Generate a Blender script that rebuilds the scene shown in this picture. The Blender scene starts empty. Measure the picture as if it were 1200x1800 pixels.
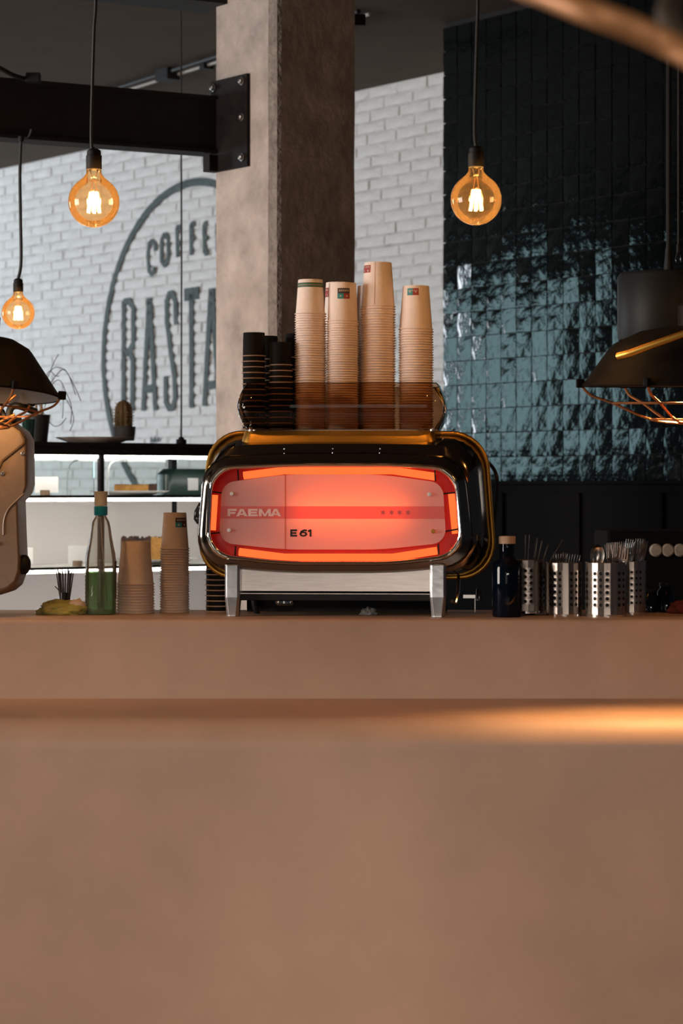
import bpy, bmesh, math, random
from mathutils import Vector, Matrix, noise
random.seed(7)
R = math.radians
PI = math.pi
SC = bpy.context.scene
COL = SC.collection
# ------------------------------------------------------------------ camera, light, exposure
F = 4250.0           # focal length in pixels of the 1200x1800 frame (85 mm)
EYE = 1.44           # eye height
HZ = 860.0           # horizon row
cd = bpy.data.cameras.new('camera'); cam = bpy.data.objects.new('camera', cd); COL.objects.link(cam)
cam.location = (0, 0, EYE); cam.rotation_euler = (R(90), 0, 0)
cd.sensor_fit = 'VERTICAL'; cd.sensor_height = 36; cd.sensor_width = 24; cd.lens = 85
cd.shift_y = -40/1800
cd.clip_start = 0.05; cd.clip_end = 100
cd.dof.use_dof = True; cd.dof.focus_distance = 6.45; cd.dof.aperture_fstop = 6.2
SC.camera = cam
SC.view_settings.view_transform = 'Standard'; SC.view_settings.look = 'None'
SC.view_settings.gamma = 1; SC.view_settings.exposure = 0.0; SC.view_settings.use_curve_mapping = False
w = bpy.data.worlds.new('world'); SC.world = w; w.use_nodes = True
w.node_tree.nodes['Background'].inputs[0].default_value = (0.75, 0.85, 1.0, 1)
w.node_tree.nodes['Background'].inputs[1].default_value = 0.035

def area(name, loc, direction, sx, sy, radiance, col):
    l = bpy.data.lights.new(name, 'AREA'); l.shape = 'RECTANGLE'; l.size = sx; l.size_y = sy
    l.energy = radiance*sx*sy*PI; l.color = col
    o = bpy.data.objects.new(name, l); COL.objects.link(o); o.location = loc
    o.rotation_euler = Vector(direction).to_track_quat('-Z', 'Y').to_euler(); return o
NX, NY = -.8016, -.598      # the way the brick wall and the tile wall face (into the room, to the left and forward)
# daylight through the windows of the street side, on the left
area('window_light', (-8.21, 12.7, 2.27), (.8016, .598, 0), 1.85, 1.5, 3.4, (.56, .91, .98))
area('window_light', (-10.6, 15.9, 2.2), (.8016, .598, 0), 4.4, 2.4, 20.0, (.82, .91, 1.0))  # added further along the facade to brighten the white brick wall
area('shopfront_light', (-6.8, 4.6, 1.9), (.9, .32, -.03), 2.8, 2.2, 23.0, (1.0, .90, .82))
area('front_fill', (-1.2, -3.0, 1.7), (.25, 1, -.12), 2.6, 2.0, 1.05, (1.0, .87, .76))  # fill added behind the camera, also gives the chrome something to reflect

# unseen spots added behind the camera, coned to brighten only the bar front
for x in (-1.3, 0.0, 1.3):
    l = bpy.data.lights.new('bar_fill_spot', 'SPOT'); l.energy = 305; l.color = (1.0, .88, .77); l.shadow_soft_size = .15; l.spot_size = R(26); l.spot_blend = .45
    o = bpy.data.objects.new('bar_fill_spot', l); COL.objects.link(o); o.location = (x, -1.0, 2.1)
    o.rotation_euler = (Vector((x*.75, 5.7, -.12))-o.location).to_track_quat('-Z', 'Y').to_euler()

# ------------------------------------------------------------------ helpers
def P(px, py, Y):
    return Vector(((px-600)*Y/F, Y, EYE-(py-HZ)*Y/F))

def thing(name, label, cat, loc=(0, 0, 0), rotz=0, group=None):
    o = bpy.data.objects.new(name, None); COL.objects.link(o); o.empty_display_size = .05
    o.location = loc; o.rotation_euler = (0, 0, rotz)
    o['label'] = label; o['category'] = cat
    if group: o['group'] = group
    return o
def tag(o, label, cat, group=None, kind=None):
    o['label'] = label; o['category'] = cat
    if group: o['group'] = group
    if kind: o['kind'] = kind
    return o

class MB:
    def __init__(s): s.v = []; s.f = []; s.m = []
    def add(s, vs, fs, mi=0):
        b = len(s.v); s.v += [tuple(v) for v in vs]
        for f in fs: s.f.append([i+b for i in f]); s.m.append(mi)
        return s
    def box(s, lo, hi, mi=0, M=None):
        x0, y0, z0 = lo; x1, y1, z1 = hi
        vs = [Vector(p) for p in ((x0,y0,z0),(x1,y0,z0),(x1,y1,z0),(x0,y1,z0),(x0,y0,z1),(x1,y0,z1),(x1,y1,z1),(x0,y1,z1))]
        if M: vs = [M @ v for v in vs]
        return s.add(vs, [(0,3,2,1),(4,5,6,7),(0,1,5,4),(1,2,6,5),(2,3,7,6),(3,0,4,7)], mi)
    def loft(s, loops, mi=0, closed=True, cap0=False, cap1=False):
        n = len(loops[0]); b = len(s.v)
        for l in loops: s.v += [tuple(p) for p in l]
        for i in range(len(loops)-1):
            for j in range(n if closed else n-1):
                k = (j+1) % n
                s.f.append([b+i*n+j, b+i*n+k, b+(i+1)*n+k, b+(i+1)*n+j]); s.m.append(mi)
        if cap0: s.f.append([b+j for j in range(n)][::-1]); s.m.append(mi)
        if cap1: s.f.append([b+(len(loops)-1)*n+j for j in range(n)]); s.m.append(mi)
        return s
    def lathe(s, prof, seg=24, c=(0,0,0), mi=0, cap0=False, cap1=False, M=None, a0=0, a1=2*PI):
        full = abs(a1-a0-2*PI) < 1e-6
        loops = []
        for (r, z) in prof:
            l = []
            for j in range(seg if full else seg+1):
                a = a0+(a1-a0)*j/seg
                p = Vector((r*math.cos(a), r*math.sin(a), z))
                if M: p = M @ p
                l.append(p+Vector(c))
            loops.append(l)
        return s.loft(loops, mi, full, cap0, cap1)
    def tube(s, pts, r, seg=8, mi=0, cap=True, closed=False):
        pts = [Vector(p) for p in pts]; n = len(pts); loops = []
        rr = r if isinstance(r, (list, tuple)) else [r]*n
        t0 = (pts[1]-pts[0]).normalized()
        u = t0.orthogonal().normalized()
        for i in range(n):
            if closed: t = (pts[(i+1) % n]-pts[i-1]).normalized()
            else: t = (pts[min(i+1, n-1)]-pts[max(i-1, 0)]).normalized()
            u = (u - t*u.dot(t)); u = u.normalized() if u.length > 1e-6 else t.orthogonal().normalized()
            v = t.cross(u)
            loops.append([pts[i]+(u*math.cos(2*PI*j/seg)+v*math.sin(2*PI*j/seg))*rr[i] for j in range(seg)])
        if closed: loops.append(loops[0]); cap = False
        return s.loft(loops, mi, True, cap, cap)
    def prism(s, poly, y0, y1, mi=0):       # poly of (x,z), extruded along y
        return s.loft([[Vector((x, y0, z)) for x, z in poly], [Vector((x, y1, z)) for x, z in poly]], mi, True, True, True)
    def build(s, name, mats, parent=None, smooth=False, loc=None, bevel=0, angle=40):
        me = bpy.data.meshes.new(name); me.from_pydata(s.v, [], s.f); me.update()
        bm = bmesh.new(); bm.from_mesh(me); bmesh.ops.recalc_face_normals(bm, faces=bm.faces); bm.to_mesh(me); bm.free()
        mats = mats if isinstance(mats, (list, tuple)) else [mats]
        for m in mats: me.materials.append(m)
        for p, mi in zip(me.polygons, s.m): p.material_index = mi
        if smooth:
            me.shade_smooth()
            if angle < 180: me.set_sharp_from_angle(angle=R(angle))
        o = bpy.data.objects.new(name, me); COL.objects.link(o)
        if parent: o.parent = parent
        if loc is not None: o.location = loc
        if bevel:
            b = o.modifiers.new('bevel', 'BEVEL'); b.width = bevel; b.segments = 2; b.limit_method = 'ANGLE'
        return o
def share(src, name, parent=None, loc=None, rot=None, scale=None):
    o = bpy.data.objects.new(name, src.data); COL.objects.link(o)
    if parent: o.parent = parent
    if loc is not None: o.location = loc
    if rot is not None: o.rotation_euler = rot
    if scale is not None: o.scale = scale
    return o
def dup_tree(root, loc, label, group=None, rot=None):
    r = root.copy(); COL.objects.link(r); r.location = loc; r['label'] = label
    if rot is not None: r.rotation_euler = rot
    if group: r['group'] = group
    for ch in list(root.children):
        c = ch.copy(); COL.objects.link(c); c.parent = r
        for g in list(ch.children):
            d = g.copy(); COL.objects.link(d); d.parent = c
    return r
def spline(pts, n=8, closed=False):
    pts = [Vector(p) for p in pts]; out = []; N = len(pts)
    for i in range(N if closed else N-1):
        if closed: p0, p1, p2, p3 = pts[i-1], pts[i], pts[(i+1) % N], pts[(i+2) % N]
        else: p0, p1, p2, p3 = pts[max(i-1, 0)], pts[i], pts[i+1], pts[min(i+2, N-1)]
        for k in range(n):
            t = k/n
            out.append(.5*((2*p1)+(-p0+p2)*t+(2*p0-5*p1+4*p2-p3)*t*t+(-p0+3*p1-3*p2+p3)*t**3))
    if not closed: out.append(pts[-1])
    return out
def rpoly(pts, rad, n=6):        # 2-D polygon with rounded corners, always len(pts)*(n+1) points
    out = []; N = len(pts)
    rad = rad if isinstance(rad, (list, tuple)) else [rad]*N
    for i in range(N):
        c = Vector(pts[i]); a = Vector(pts[i-1]); b = Vector(pts[(i+1) % N])
        ra = min(rad[i], (a-c).length*.49); rb = min(rad[i], (b-c).length*.49)
        s = c+(a-c).normalized()*ra; e = c+(b-c).normalized()*rb
        for k in range(n+1):
            t = k/n
            # blend of a quadratic and a rational arc
            w1 = .72
            den = (1-t)**2+2*w1*t*(1-t)+t*t
            out.append(((1-t)**2*s+2*w1*t*(1-t)*c+t*t*e)/den)
    return out

# ------------------------------------------------------------------ materials
def new_mat(name):
    m = bpy.data.materials.new(name); m.use_nodes = True
    nt = m.node_tree; return m, nt, nt.nodes['Principled BSDF'], nt.nodes, nt.links
def lin(c):
    return tuple(((x/255)/12.92 if x/255 <= .04045 else ((x/255+.055)/1.055)**2.4) for x in c)
def mat(name, col, rough=.5, metal=0, var=.0, vscale=20, bump=0, bscale=60, rvar=0, col2=None, coat=0, spec=.5, coords='Object', stretch=None, emit=None, estr=0):
    m, nt, b, N, L = new_mat(name)
    b.inputs['Base Color'].default_value = (*col, 1); b.inputs['Roughness'].default_value = rough
    b.inputs['Metallic'].default_value = metal; b.inputs['Coat Weight'].default_value = coat
    b.inputs['Specular IOR Level'].default_value = spec
    if emit: b.inputs['Emission Color'].default_value = (*emit, 1); b.inputs['Emission Strength'].default_value = estr
    tc = N.new('ShaderNodeTexCoord'); src = tc.outputs[coords]
    if stretch:
        mp = N.new('ShaderNodeMapping'); mp.inputs['Scale'].default_value = stretch; L.new(src, mp.inputs[0]); src = mp.outputs[0]
    if var or col2 or rvar:
        n = N.new('ShaderNodeTexNoise'); n.inputs['Scale'].default_value = vscale; n.inputs['Detail'].default_value = 6; n.inputs['Roughness'].default_value = .6
        L.new(src, n.inputs['Vector'])
        if var or col2:
            r = N.new('ShaderNodeValToRGB'); r.color_ramp.elements[0].position = .32; r.color_ramp.elements[1].position = .68
            c2 = col2 if col2 else tuple(x*(1-var) for x in col)
            c1 = col if col2 else tuple(min(1, x*(1+var)) for x in col)
            r.color_ramp.elements[0].color = (*c2, 1); r.color_ramp.elements[1].color = (*c1, 1)
            L.new(n.outputs['Fac'], r.inputs[0]); L.new(r.outputs[0], b.inputs['Base Color'])
        if rvar:
            mr = N.new('ShaderNodeMapRange'); mr.inputs[3].default_value = max(0, rough-rvar); mr.inputs[4].default_value = min(1, rough+rvar)
            L.new(n.outputs['Fac'], mr.inputs[0]); L.new(mr.outputs[0], b.inputs['Roughness'])
    if bump:
        n2 = N.new('ShaderNodeTexNoise'); n2.inputs['Scale'].default_value = bscale; n2.inputs['Detail'].default_value = 5
        L.new(src, n2.inputs['Vector'])
        bp = N.new('ShaderNodeBump'); bp.inputs['Strength'].default_value = bump; bp.inputs['Distance'].default_value = .01
        L.new(n2.outputs['Fac'], bp.inputs['Height']); L.new(bp.outputs[0], b.inputs['Normal'])
    return m
def thin_glass(name, tint, gloss=1.0, rough=.02, ior=1.45, haze=0, haze_col=(1, 1, 1)):
    m = bpy.data.materials.new(name); m.use_nodes = True; nt = m.node_tree; N = nt.nodes; L = nt.links
    N.remove(N['Principled BSDF']); out = N['Material Output']
    t = N.new('ShaderNodeBsdfTransparent'); t.inputs[0].default_value = (*tint, 1)
    g = N.new('ShaderNodeBsdfGlossy'); g.inputs['Roughness'].default_value = rough; g.inputs[0].default_value = (gloss, gloss, gloss, 1)
    fr = N.new('ShaderNodeFresnel'); fr.inputs[0].default_value = ior
    mx = N.new('ShaderNodeMixShader'); L.new(fr.outputs[0], mx.inputs[0]); L.new(t.outputs[0], mx.inputs[1]); L.new(g.outputs[0], mx.inputs[2])
    last = mx
    if haze:
        d = N.new('ShaderNodeBsdfDiffuse'); d.inputs[0].default_value = (*haze_col, 1)
        tr = N.new('ShaderNodeBsdfTranslucent'); tr.inputs[0].default_value = (*haze_col, 1)
        ad = N.new('ShaderNodeMixShader'); ad.inputs[0].default_value = .5; L.new(d.outputs[0], ad.inputs[1]); L.new(tr.outputs[0], ad.inputs[2])
        m2 = N.new('ShaderNodeMixShader'); m2.inputs[0].default_value = haze; L.new(mx.outputs[0], m2.inputs[1]); L.new(ad.outputs[0], m2.inputs[2]); last = m2
    L.new(last.outputs[0], out.inputs['Surface']); return m
def emitter(name, col, s):
    m = bpy.data.materials.new(name); m.use_nodes = True; nt = m.node_tree; N = nt.nodes; L = nt.links
    N.remove(N['Principled BSDF']); e = N.new('ShaderNodeEmission'); e.inputs[0].default_value = (*col, 1); e.inputs[1].default_value = s
    L.new(e.outputs[0], N['Material Output'].inputs[0]); return m

M = {}
M['cement'] = mat('microcement', (.40, .240, .158), .58, var=.07, vscale=5, bump=.06, bscale=9, rvar=.07)
M['cement_shaded'] = mat('microcement_shaded', (.36, .22, .145), .58, var=.08, vscale=6, bump=.06, bscale=9, rvar=.07)  # same microcement, darkened because the upper face gets less light
M['floor'] = mat('floor_concrete', (.16, .13, .11), .5, var=.2, vscale=3)
M['ceiling'] = mat('brown_ceiling', (.075, .049, .030), .95, var=.12, vscale=4, bump=.2, bscale=30)
M['brick'] = mat('white_painted_brick', (.80, .80, .79), .62, vscale=9, col2=(.66, .655, .64), bump=.5, bscale=55)
M['mortar'] = mat('painted_mortar', (.74, .74, .73), .8, vscale=6, col2=(.46, .44, .42), bump=.6, bscale=50)
M['paint'] = mat('dark_green_wall_paint', (.030, .048, .046), .65, vscale=16, col2=(.075, .10, .098))
M['tile'] = mat('black_glazed_tile', (.0035, .005, .005), .055, vscale=30, col2=(.007, .010, .0105), bump=.25, bscale=16, rvar=.02)
M['grout'] = mat('dark_grout', (.012, .012, .012), .9)
M['concrete'] = mat('raw_concrete', (.60, .52, .475), .85, vscale=7, col2=(.34, .295, .27), bump=.6, bscale=24)
M['concrete_edge'] = mat('rough_concrete_edge', (.36, .32, .29), .9, vscale=30, col2=(.20, .17, .155), bump=1, bscale=60)
M['steel_black'] = mat('black_painted_steel', (.008, .007, .0065), .6, var=.3, vscale=14, bump=.05, spec=.25)
M['steel_plate'] = mat('blackened_steel_plate', (.011, .008, .0075), .6, var=.5, vscale=12, spec=.15)
M['bolt'] = mat('worn_bolt', (.35, .33, .31), .35, 1)
M['black'] = mat('matt_black_plastic', (.007, .0065, .006), .6, spec=.25)
M['black_gloss'] = mat('gloss_black', (.012, .011, .011), .15)
M['rubber'] = mat('black_rubber_cord', (.010, .010, .010), .6)
M['chrome'] = mat('polished_chrome', (.80, .78, .75), .10, 1, rvar=.03, vscale=6)
M['chrome_dark'] = mat('dark_mirror_steel', (.20, .17, .145), .12, 1, rvar=.04, vscale=8)
M['brass'] = mat('brass', (.66, .36, .07), .38, 1)
M['conduit'] = mat('grey_conduit', (.33, .30, .27), .5)
M['alu'] = mat('cast_aluminium', (.44, .45, .46), .28, 1, var=.15, vscale=30, bump=.03)
M['brushed'] = mat('brushed_steel', (.66, .60, .56), .30, 1, var=.1, vscale=8, stretch=(2, 2, 40), bump=.03, bscale=20)
M['red_box'] = mat('red_light_box', (.52, .022, .009), .35)
M['tube'] = emitter('red_light_tube', (1.0, .135, .030), 1.5)
M['tube_soft'] = emitter('red_light_tube_core', (1.0, .17, .03), 12.0)
M['cup'] = mat('cream_paper', (.86, .73, .655), .75, var=.04, vscale=60)
M['kraft'] = mat('kraft_paper', (.58, .43, .33), .8, var=.05, vscale=60)
M['cup_black'] = mat('black_paper', (.006, .0055, .0055), .75, spec=.15)
M['kraft_rim'] = mat('pale_kraft_rim', (.52, .36, .28), .7)
M['white'] = mat('white_enamel', (.78, .77, .75), .35)
M['ink_black'] = mat('black_print', (.012, .010, .010), .6)
M['ink_white'] = mat('white_print', (.85, .62, .58), .6)
M['ink_red'] = mat('red_print', (.32, .030, .020), .6)
M['ink_teal'] = mat('teal_print', (.02, .22, .23), .6)
M['ink_dark'] = mat('dark_brown_print', (.045, .025, .025), .6)
M['ink_green'] = mat('green_print', (.05, .11, .05), .6)
M['ink_pale'] = mat('pale_print', (.55, .45, .40), .6)
M['rail_glass'] = thin_glass('smoked_amber_acrylic', (.50, .33, .21), ior=1.4)
M['bulb_glass'] = thin_glass('amber_bulb_glass', (.93, .74, .50), ior=1.35, haze=.012, haze_col=(1, .70, .40))
M['filament'] = emitter('glowing_filament', (1.0, .62, .22), 60)
M['clear'] = thin_glass('clear_glass', (.96, .98, .97), ior=1.35)
M['bottle'] = thin_glass('clear_plastic', (.90, .90, .87), ior=1.3, haze=.16, haze_col=(.7, .6, .52))
M['liquid'] = thin_glass('green_liquid', (.46, .72, .44), ior=1.2, haze=.36, haze_col=(.14, .34, .13))
M['blue_glass'] = thin_glass('dark_blue_glass', (.02, .05, .10), ior=1.5, haze=.5, haze_col=(.006, .014, .03))
M['cap_grey'] = mat('grey_pourer', (.46, .44, .43), .5, var=.15, vscale=40)
M['cap_blue'] = mat('blue_cap', (.0, .22, .38), .4)
M['cork'] = mat('pale_cap', (.52, .38, .28), .6, var=.1)
M['cloth'] = mat('yellow_green_cloth', (.42, .36, .09), .9, vscale=14, col2=(.24, .20, .06), bump=.5, bscale=120)
M['cloth_red'] = mat('red_cloth', (.12, .014, .009), .9, var=.2, bump=.3)
M['cloth_grey'] = mat('grey_rag', (.20, .19, .18), .9, var=.4, vscale=40)
M['stick'] = mat('dark_brown_stick', (.03, .018, .012), .5)
M['grinder'] = mat('cream_grinder_shell', (.18, .118, .075), .45, var=.06, vscale=50, bump=.08, bscale=300)
M['pot'] = mat('black_plant_pot', (.016, .015, .016), .55)
M['pot_grey'] = mat('dark_grey_pot', (.06, .058, .058), .6, var=.2)
M['cactus'] = mat('dried_cactus', (.22, .12, .05), .85, vscale=50, col2=(.10, .085, .035), bump=1, bscale=160)
M['spine'] = mat('cactus_spine', (.45, .28, .14), .8)
M['leaf'] = mat('wiry_leaf', (.06, .065, .055), .7)
M['tan_stem'] = mat('tan_stem', (.35, .24, .15), .8)
M['plate'] = mat('pale_plate', (.85, .70, .62), .4)
M['card'] = mat('white_card', (.85, .85, .84), .6)
M['cork_dark'] = mat('brown_wood_holder', (.18, .11, .07), .7, var=.2)
M['cake'] = mat('golden_cake', (.52, .26, .06), .85, vscale=45, col2=(.34, .15, .03), bump=.5, bscale=90)
M['cake_dark'] = mat('dark_chocolate_cake', (.08, .03, .015), .8, vscale=50, col2=(.03, .012, .008), bump=.5, bscale=90)
M['led'] = emitter('led_strip', (1.0, .93, .87), 16)
M['case_back'] = mat('white_case_back', (.80, .76, .74), .5)
M['deep_green'] = mat('deep_green_lacquer', (.02, .05, .04), .3)
M['lamp_black'] = mat('black_enamel_shade', (.006, .005, .0045), .6, var=.3, vscale=30, spec=.10)
M['lamp_inside'] = mat('grey_shade_inside', (.10, .095, .09), .7)
M['copper_wire'] = mat('copper_coloured_wire', (.42, .17, .06), .4, .7)
M['copper'] = mat('copper_tube', (.58, .27, .11), .5, .25)
M['copper_dark'] = mat('dull_brown_metal', (.10, .075, .055), .6)
M['screw'] = mat('pale_screw_steel', (.80, .80, .79), .5, .6)
M['dark_housing'] = mat('dark_grey_housing', (.010, .010, .0095), .5, var=.2, vscale=10, spec=.2)
M['knob_pale'] = mat('pale_knob', (.33, .28, .23), .6, var=.2, vscale=60)
M['back_bar'] = mat('black_back_bar', (.006, .0055, .0055), .9, spec=.08)

# ------------------------------------------------------------------ the room
def structure(o, label=None):
    o['kind'] = 'structure'
    if label: o['label'] = label
    return o
CEIL = EYE+2.14
structure(MB().box((-14, -4, -.1), (6, 20, 0)).build('floor', M['floor']), 'grey concrete floor below the bar')
structure(MB().box((-14, -4, CEIL), (6, 20, CEIL+.15)).build('ceiling', M['ceiling']), 'dark brown plastered ceiling')
WROT = math.atan2(-.8016, .598)
WX = Vector((.598, -.8016, 0)); WYv = Vector((.8016, .598, 0))

def frame_matrix(A):
    return Matrix.Translation(A) @ Matrix.Rotation(WROT, 4, 'Z')
A = Vector((.525, 12.4, 0))       # brick wall, reference point seen at column 780
def wall_hit(px, py, A, off=0):
    # pixel -> (u, z) on a vertical plane through A with direction WX, pushed off metres into the room
    A2 = A - WYv*off
    k = (px-600)/F
    # A2.x+u*.598 = k*(A2.y-u*.8016)
    u = (k*A2.y-A2.x)/(.598+k*.8016)
    Y = A2.y-u*.8016
    return u, EYE-(py-HZ)*Y/F, Y

# --- white brick wall
wall_w = structure(MB().box((-7.5, .001, 0), (.9, .25, CEIL)).build('wall_back', M['mortar']), 'white painted brick wall with a dark green painted logo')
wall_w.location = A; wall_w.rotation_euler = (0, 0, WROT)
BL, BH, BP, BC = .238, .051, .25, .061
def brick_mesh(i):
    rnd = random.Random(i+50); mb = MB()
    nx, nz = 6, 2; vs = []
    def pt(ix, iz, y, k):
        x = BL*(ix/nx-.5)*k; z = BH*(iz/nz-.5)*(k if k < 1 else 1)
        return Vector((x, y, z))
    front = []
    for iz in range(nz+1):
        for ix in range(nx+1):
            edge = ix in (0, nx) or iz in (0, nz)
            x = BL*(ix/nx-.5); z = BH*(iz/nz-.5)
            if edge: x += rnd.uniform(-.003, .003); z += rnd.uniform(-.0028, .0028)
            y = (-.002 if edge else -.008)+rnd.uniform(-.002, .002)
            front.append(Vector((x*.985, y, z*.93)))
    mb.v += [tuple(p) for p in front]
    g = lambda ix, iz: iz*(nx+1)+ix
    for iz in range(nz):
        for ix in range(nx):
            mb.f.append([g(ix, iz), g(ix+1, iz), g(ix+1, iz+1), g(ix, iz+1)]); mb.m.append(0)
    ring = [g(i, 0) for i in range(nx)]+[g(nx, i) for i in range(nz)]+[g(nx-i, nz) for i in range(nx)]+[g(0, nz-i) for i in range(nz)]
    b = len(mb.v)
    for r in ring:
        p = front[r]; mb.v.append((p.x*1.01, .014, p.z*1.04))
    for i in range(len(ring)):
        j = (i+1) % len(ring); mb.f.append([ring[i], ring[j], b+j, b+i]); mb.m.append(0)
    return mb
variants = [brick_mesh(i) for i in range(10)]
protos = []
vis, rest = [], []
Z0 = EYE-.16
ncourse = int((CEIL-Z0)/BC)+1
for c in range(ncourse):
    z = CEIL-BC*(c+.5)
    off = (c % 2)*.5*BP + random.uniform(-.02, .02)
    for k in range(-30, 4):
        u = k*BP+off
        if u < -7.4 or u > .6: continue
        X = A.x+u*.598; Y = A.y-u*.8016
        px = 600+F*X/Y; py = HZ-(z-EYE)*F/Y
        seen = (-15 < px < 372 and (py < 775 or 800 < py < 872)) or (628 < px < 790 and py < 745)
        seen = seen and py > 100 and not (px < 372 and py < 150)
        (vis if seen else rest).append((Y, u, z, random.randrange(10), random.uniform(-.003, .003), random.uniform(-.008, .008)))
vis.sort()
rest += vis[300:]; vis = vis[:300]
for (Y, u, z, v, dy, rz) in vis:
    while len(protos) <= v: protos.append(None)
    if protos[v] is None:
        o = variants[v].build('brick', M['brick'], wall_w, True, angle=60); protos[v] = o
        o.location = (u, dy, z); o.rotation_euler = (0, rz, 0)
    else: share(protos[v], 'brick', wall_w, (u, dy, z), (0, rz, 0))
mb = MB()
for (Y, u, z, v, dy, rz) in rest:
    mb.add([Vector(p)+Vector((u, dy, z)) for p in variants[v].v], variants[v].f)
o = mb.build('brickwork', M['brick'], wall_w, True, angle=60); o['kind'] = 'stuff'

# --- painted logo on the bricks
paint = MB()
def relief(u, z):        # front of the brickwork at (u, z), a little proud of it
    c = (CEIL-z)/BC; fz = abs(c-math.floor(c)-.5)
    return -.0135 if fz < .40 else -.0118
def ribbon(pts, width, closed=False):
    # pts in wall coordinates (u, z)
    P2 = [Vector(p) for p in pts]
    res = []
    for i in range(len(P2)-(0 if closed else 1)):
        a, b = P2[i], P2[(i+1) % len(P2)]; n = max(1, int((b-a).length/.02))
        for k in range(n): res.append(a.lerp(b, k/n))
    if not closed: res.append(P2[-1])
    N_ = len(res); L_, C_, R_ = [], [], []
    for i in range(N_):
        if closed: t = res[(i+1) % N_]-res[i-1]
        else: t = res[min(i+1, N_-1)]-res[max(i-1, 0)]
        t.normalize(); n = Vector((-t.y, t.x))
        ww = width*.5*(1+.10*noise.noise(Vector((res[i].x*25, res[i].y*25, 3))))
        for lst, s_ in ((L_, 1), (C_, 0), (R_, -1)):
            p = res[i]+n*ww*s_; lst.append(Vector((p.x, relief(p.x, p.y), p.y)))
    for a, b in ((L_, C_), (C_, R_)):
        if closed: a = a+[a[0]]; b = b+[b[0]]
        paint.loft([a, b], 0, False)
    
def zpx(zx, zy):     # a point measured on the enlarged crop of the logo
    u, z, Y = wall_hit(160+zx/3.6, 300+zy/3.6, A, .013); return (u, z)
cu, cz, _ = wall_hit(336, 619, A, .013)
ring_r = 1.0
ribbon([(cu+ring_r*math.cos(2*PI*i/120), cz+ring_r*math.sin(2*PI*i/120)) for i in range(120)], .047, True)
def st(pts, wd=.046, smooth=False):
    q = [zpx(*p) for p in pts]
    if smooth: q = [(v.x, v.y) for v in [Vector((p.x, p.y)) for p in spline([(a, b, 0) for a, b in q], 5)]]
    ribbon(q, wd)
st([(205, 822), (203, 1520)]); st([(205, 832), (240, 826), (265, 865), (265, 1095), (242, 1140), (205, 1165)]); st([(240, 1145), (262, 1200), (258, 1522)])
st([(364, 805), (328, 1520)]); st([(368, 805), (405, 1516)]); st([(340, 1385), (398, 1375)], .05)
st([(535, 975), (531, 820), (510, 778), (490, 783), (476, 830), (480, 960), (500, 1130), (525, 1300), (530, 1440), (515, 1498), (490, 1503), (470, 1460), (470, 1300)], .044)
st([(588, 787), (680, 772)], .075); st([(632, 780), (635, 1502)])
st([(757, 745), (715, 1490)]); st([(762, 745), (808, 1470)]); st([(728, 1362), (800, 1350)], .05)
st([(405, 508), (402, 462), (384, 445), (364, 465), (358, 540), (364, 630), (380, 657), (396, 632), (397, 608)], .034)
st([(464, 398), (486, 432), (486, 555), (462, 600), (444, 570), (444, 440), (464, 398)], .034)
st([(542, 358), (546, 548)], .034); st([(540, 366), (568, 352)], .034); st([(543, 470), (563, 458)], .032)
st([(630, 340), (632, 535)], .034); st([(628, 347), (655, 332)], .034); st([(631, 428), (652, 416)], .032)
st([(712, 338), (716, 524)], .034); st([(711, 343), (737, 330)], .034); st([(714, 432), (735, 422)], .032); st([(715, 522), (740, 514)], .036)
st([(795, 332), (799, 512)], .034); st([(794, 336), (820, 324)], .034); st([(797, 424), (817, 414)], .032); st([(798, 510), (824, 502)], .036)
st([(378, 1722), (380, 1690), (393, 1716), (407, 1686), (408, 1720)], .022)
st([(425, 1688), (426, 1715)], .022)
p_o = paint.build('painted_logo', M['paint'], wall_w)
p_o['label'] = 'dark green painted circle with tall lettering inside'

# --- black zellige tile wall standing in front of the right part
B = Vector((.4695, 11.1, 0))
wall_t = structure(MB().box((0, .010, 0), (3.2, .16, CEIL)).build('wall_right', M['grout']), 'black glazed tile wall on the right, catching teal window light')
wall_t.location = B; wall_t.rotation_euler = (0, 0, WROT)
TW, TH, TPX, TPZ = .0972, .1056, .1025, .1095
def tile_mesh(i):
    rnd = random.Random(900+i); mb = MB(); n = 5
    ph = [rnd.uniform(0, 6.28) for _ in range(4)]; tx, tz = rnd.uniform(-.019, .019), rnd.uniform(-.026, .026)
    g = []
    for iz in range(n+1):
        for ix in range(n+1):
            x = TW*(ix/n-.5); z = TH*(iz/n-.5); edge = ix in (0, n) or iz in (0, n)
            y = -.004+x*tx+z*tz+.0004*math.sin(x*60+ph[0])*math.cos(z*50+ph[1])+.00022*math.sin(z*100+ph[2]+x*50)
            if edge: y += .0003; x += rnd.uniform(-.0012, .0012); z += rnd.uniform(-.0012, .0012)
            g.append((x, y, z))
    mb.v += g; q = lambda ix, iz: iz*(n+1)+ix
    for iz in range(n):
        for ix in range(n): mb.f.append([q(ix, iz), q(ix+1, iz), q(ix+1, iz+1), q(ix, iz+1)]); mb.m.append(0)
    ring = [q(i, 0) for i in range(n)]+[q(n, i) for i in range(n)]+[q(n-i, n) for i in range(n)]+[q(0, n-i) for i in range(n)]
    b = len(mb.v)
    for r in ring: mb.v.append((g[r][0], .012, g[r][2]))
    for i in range(len(ring)):
        j = (i+1) % len(ring); mb.f.append([ring[i], ring[j], b+j, b+i]); mb.m.append(0)
    return mb
tvar = [tile_mesh(i) for i in range(14)]; tprotos = [None]*14
TZ0 = EYE+.035
alltiles = []
for r in range(int((CEIL-TZ0)/TPZ)+1):
    for c in range(30):
        alltiles.append((c, r, random.randrange(14)))
objs_t = [t for t in alltiles if t[0] < 16 and t[1] < 18]
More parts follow.
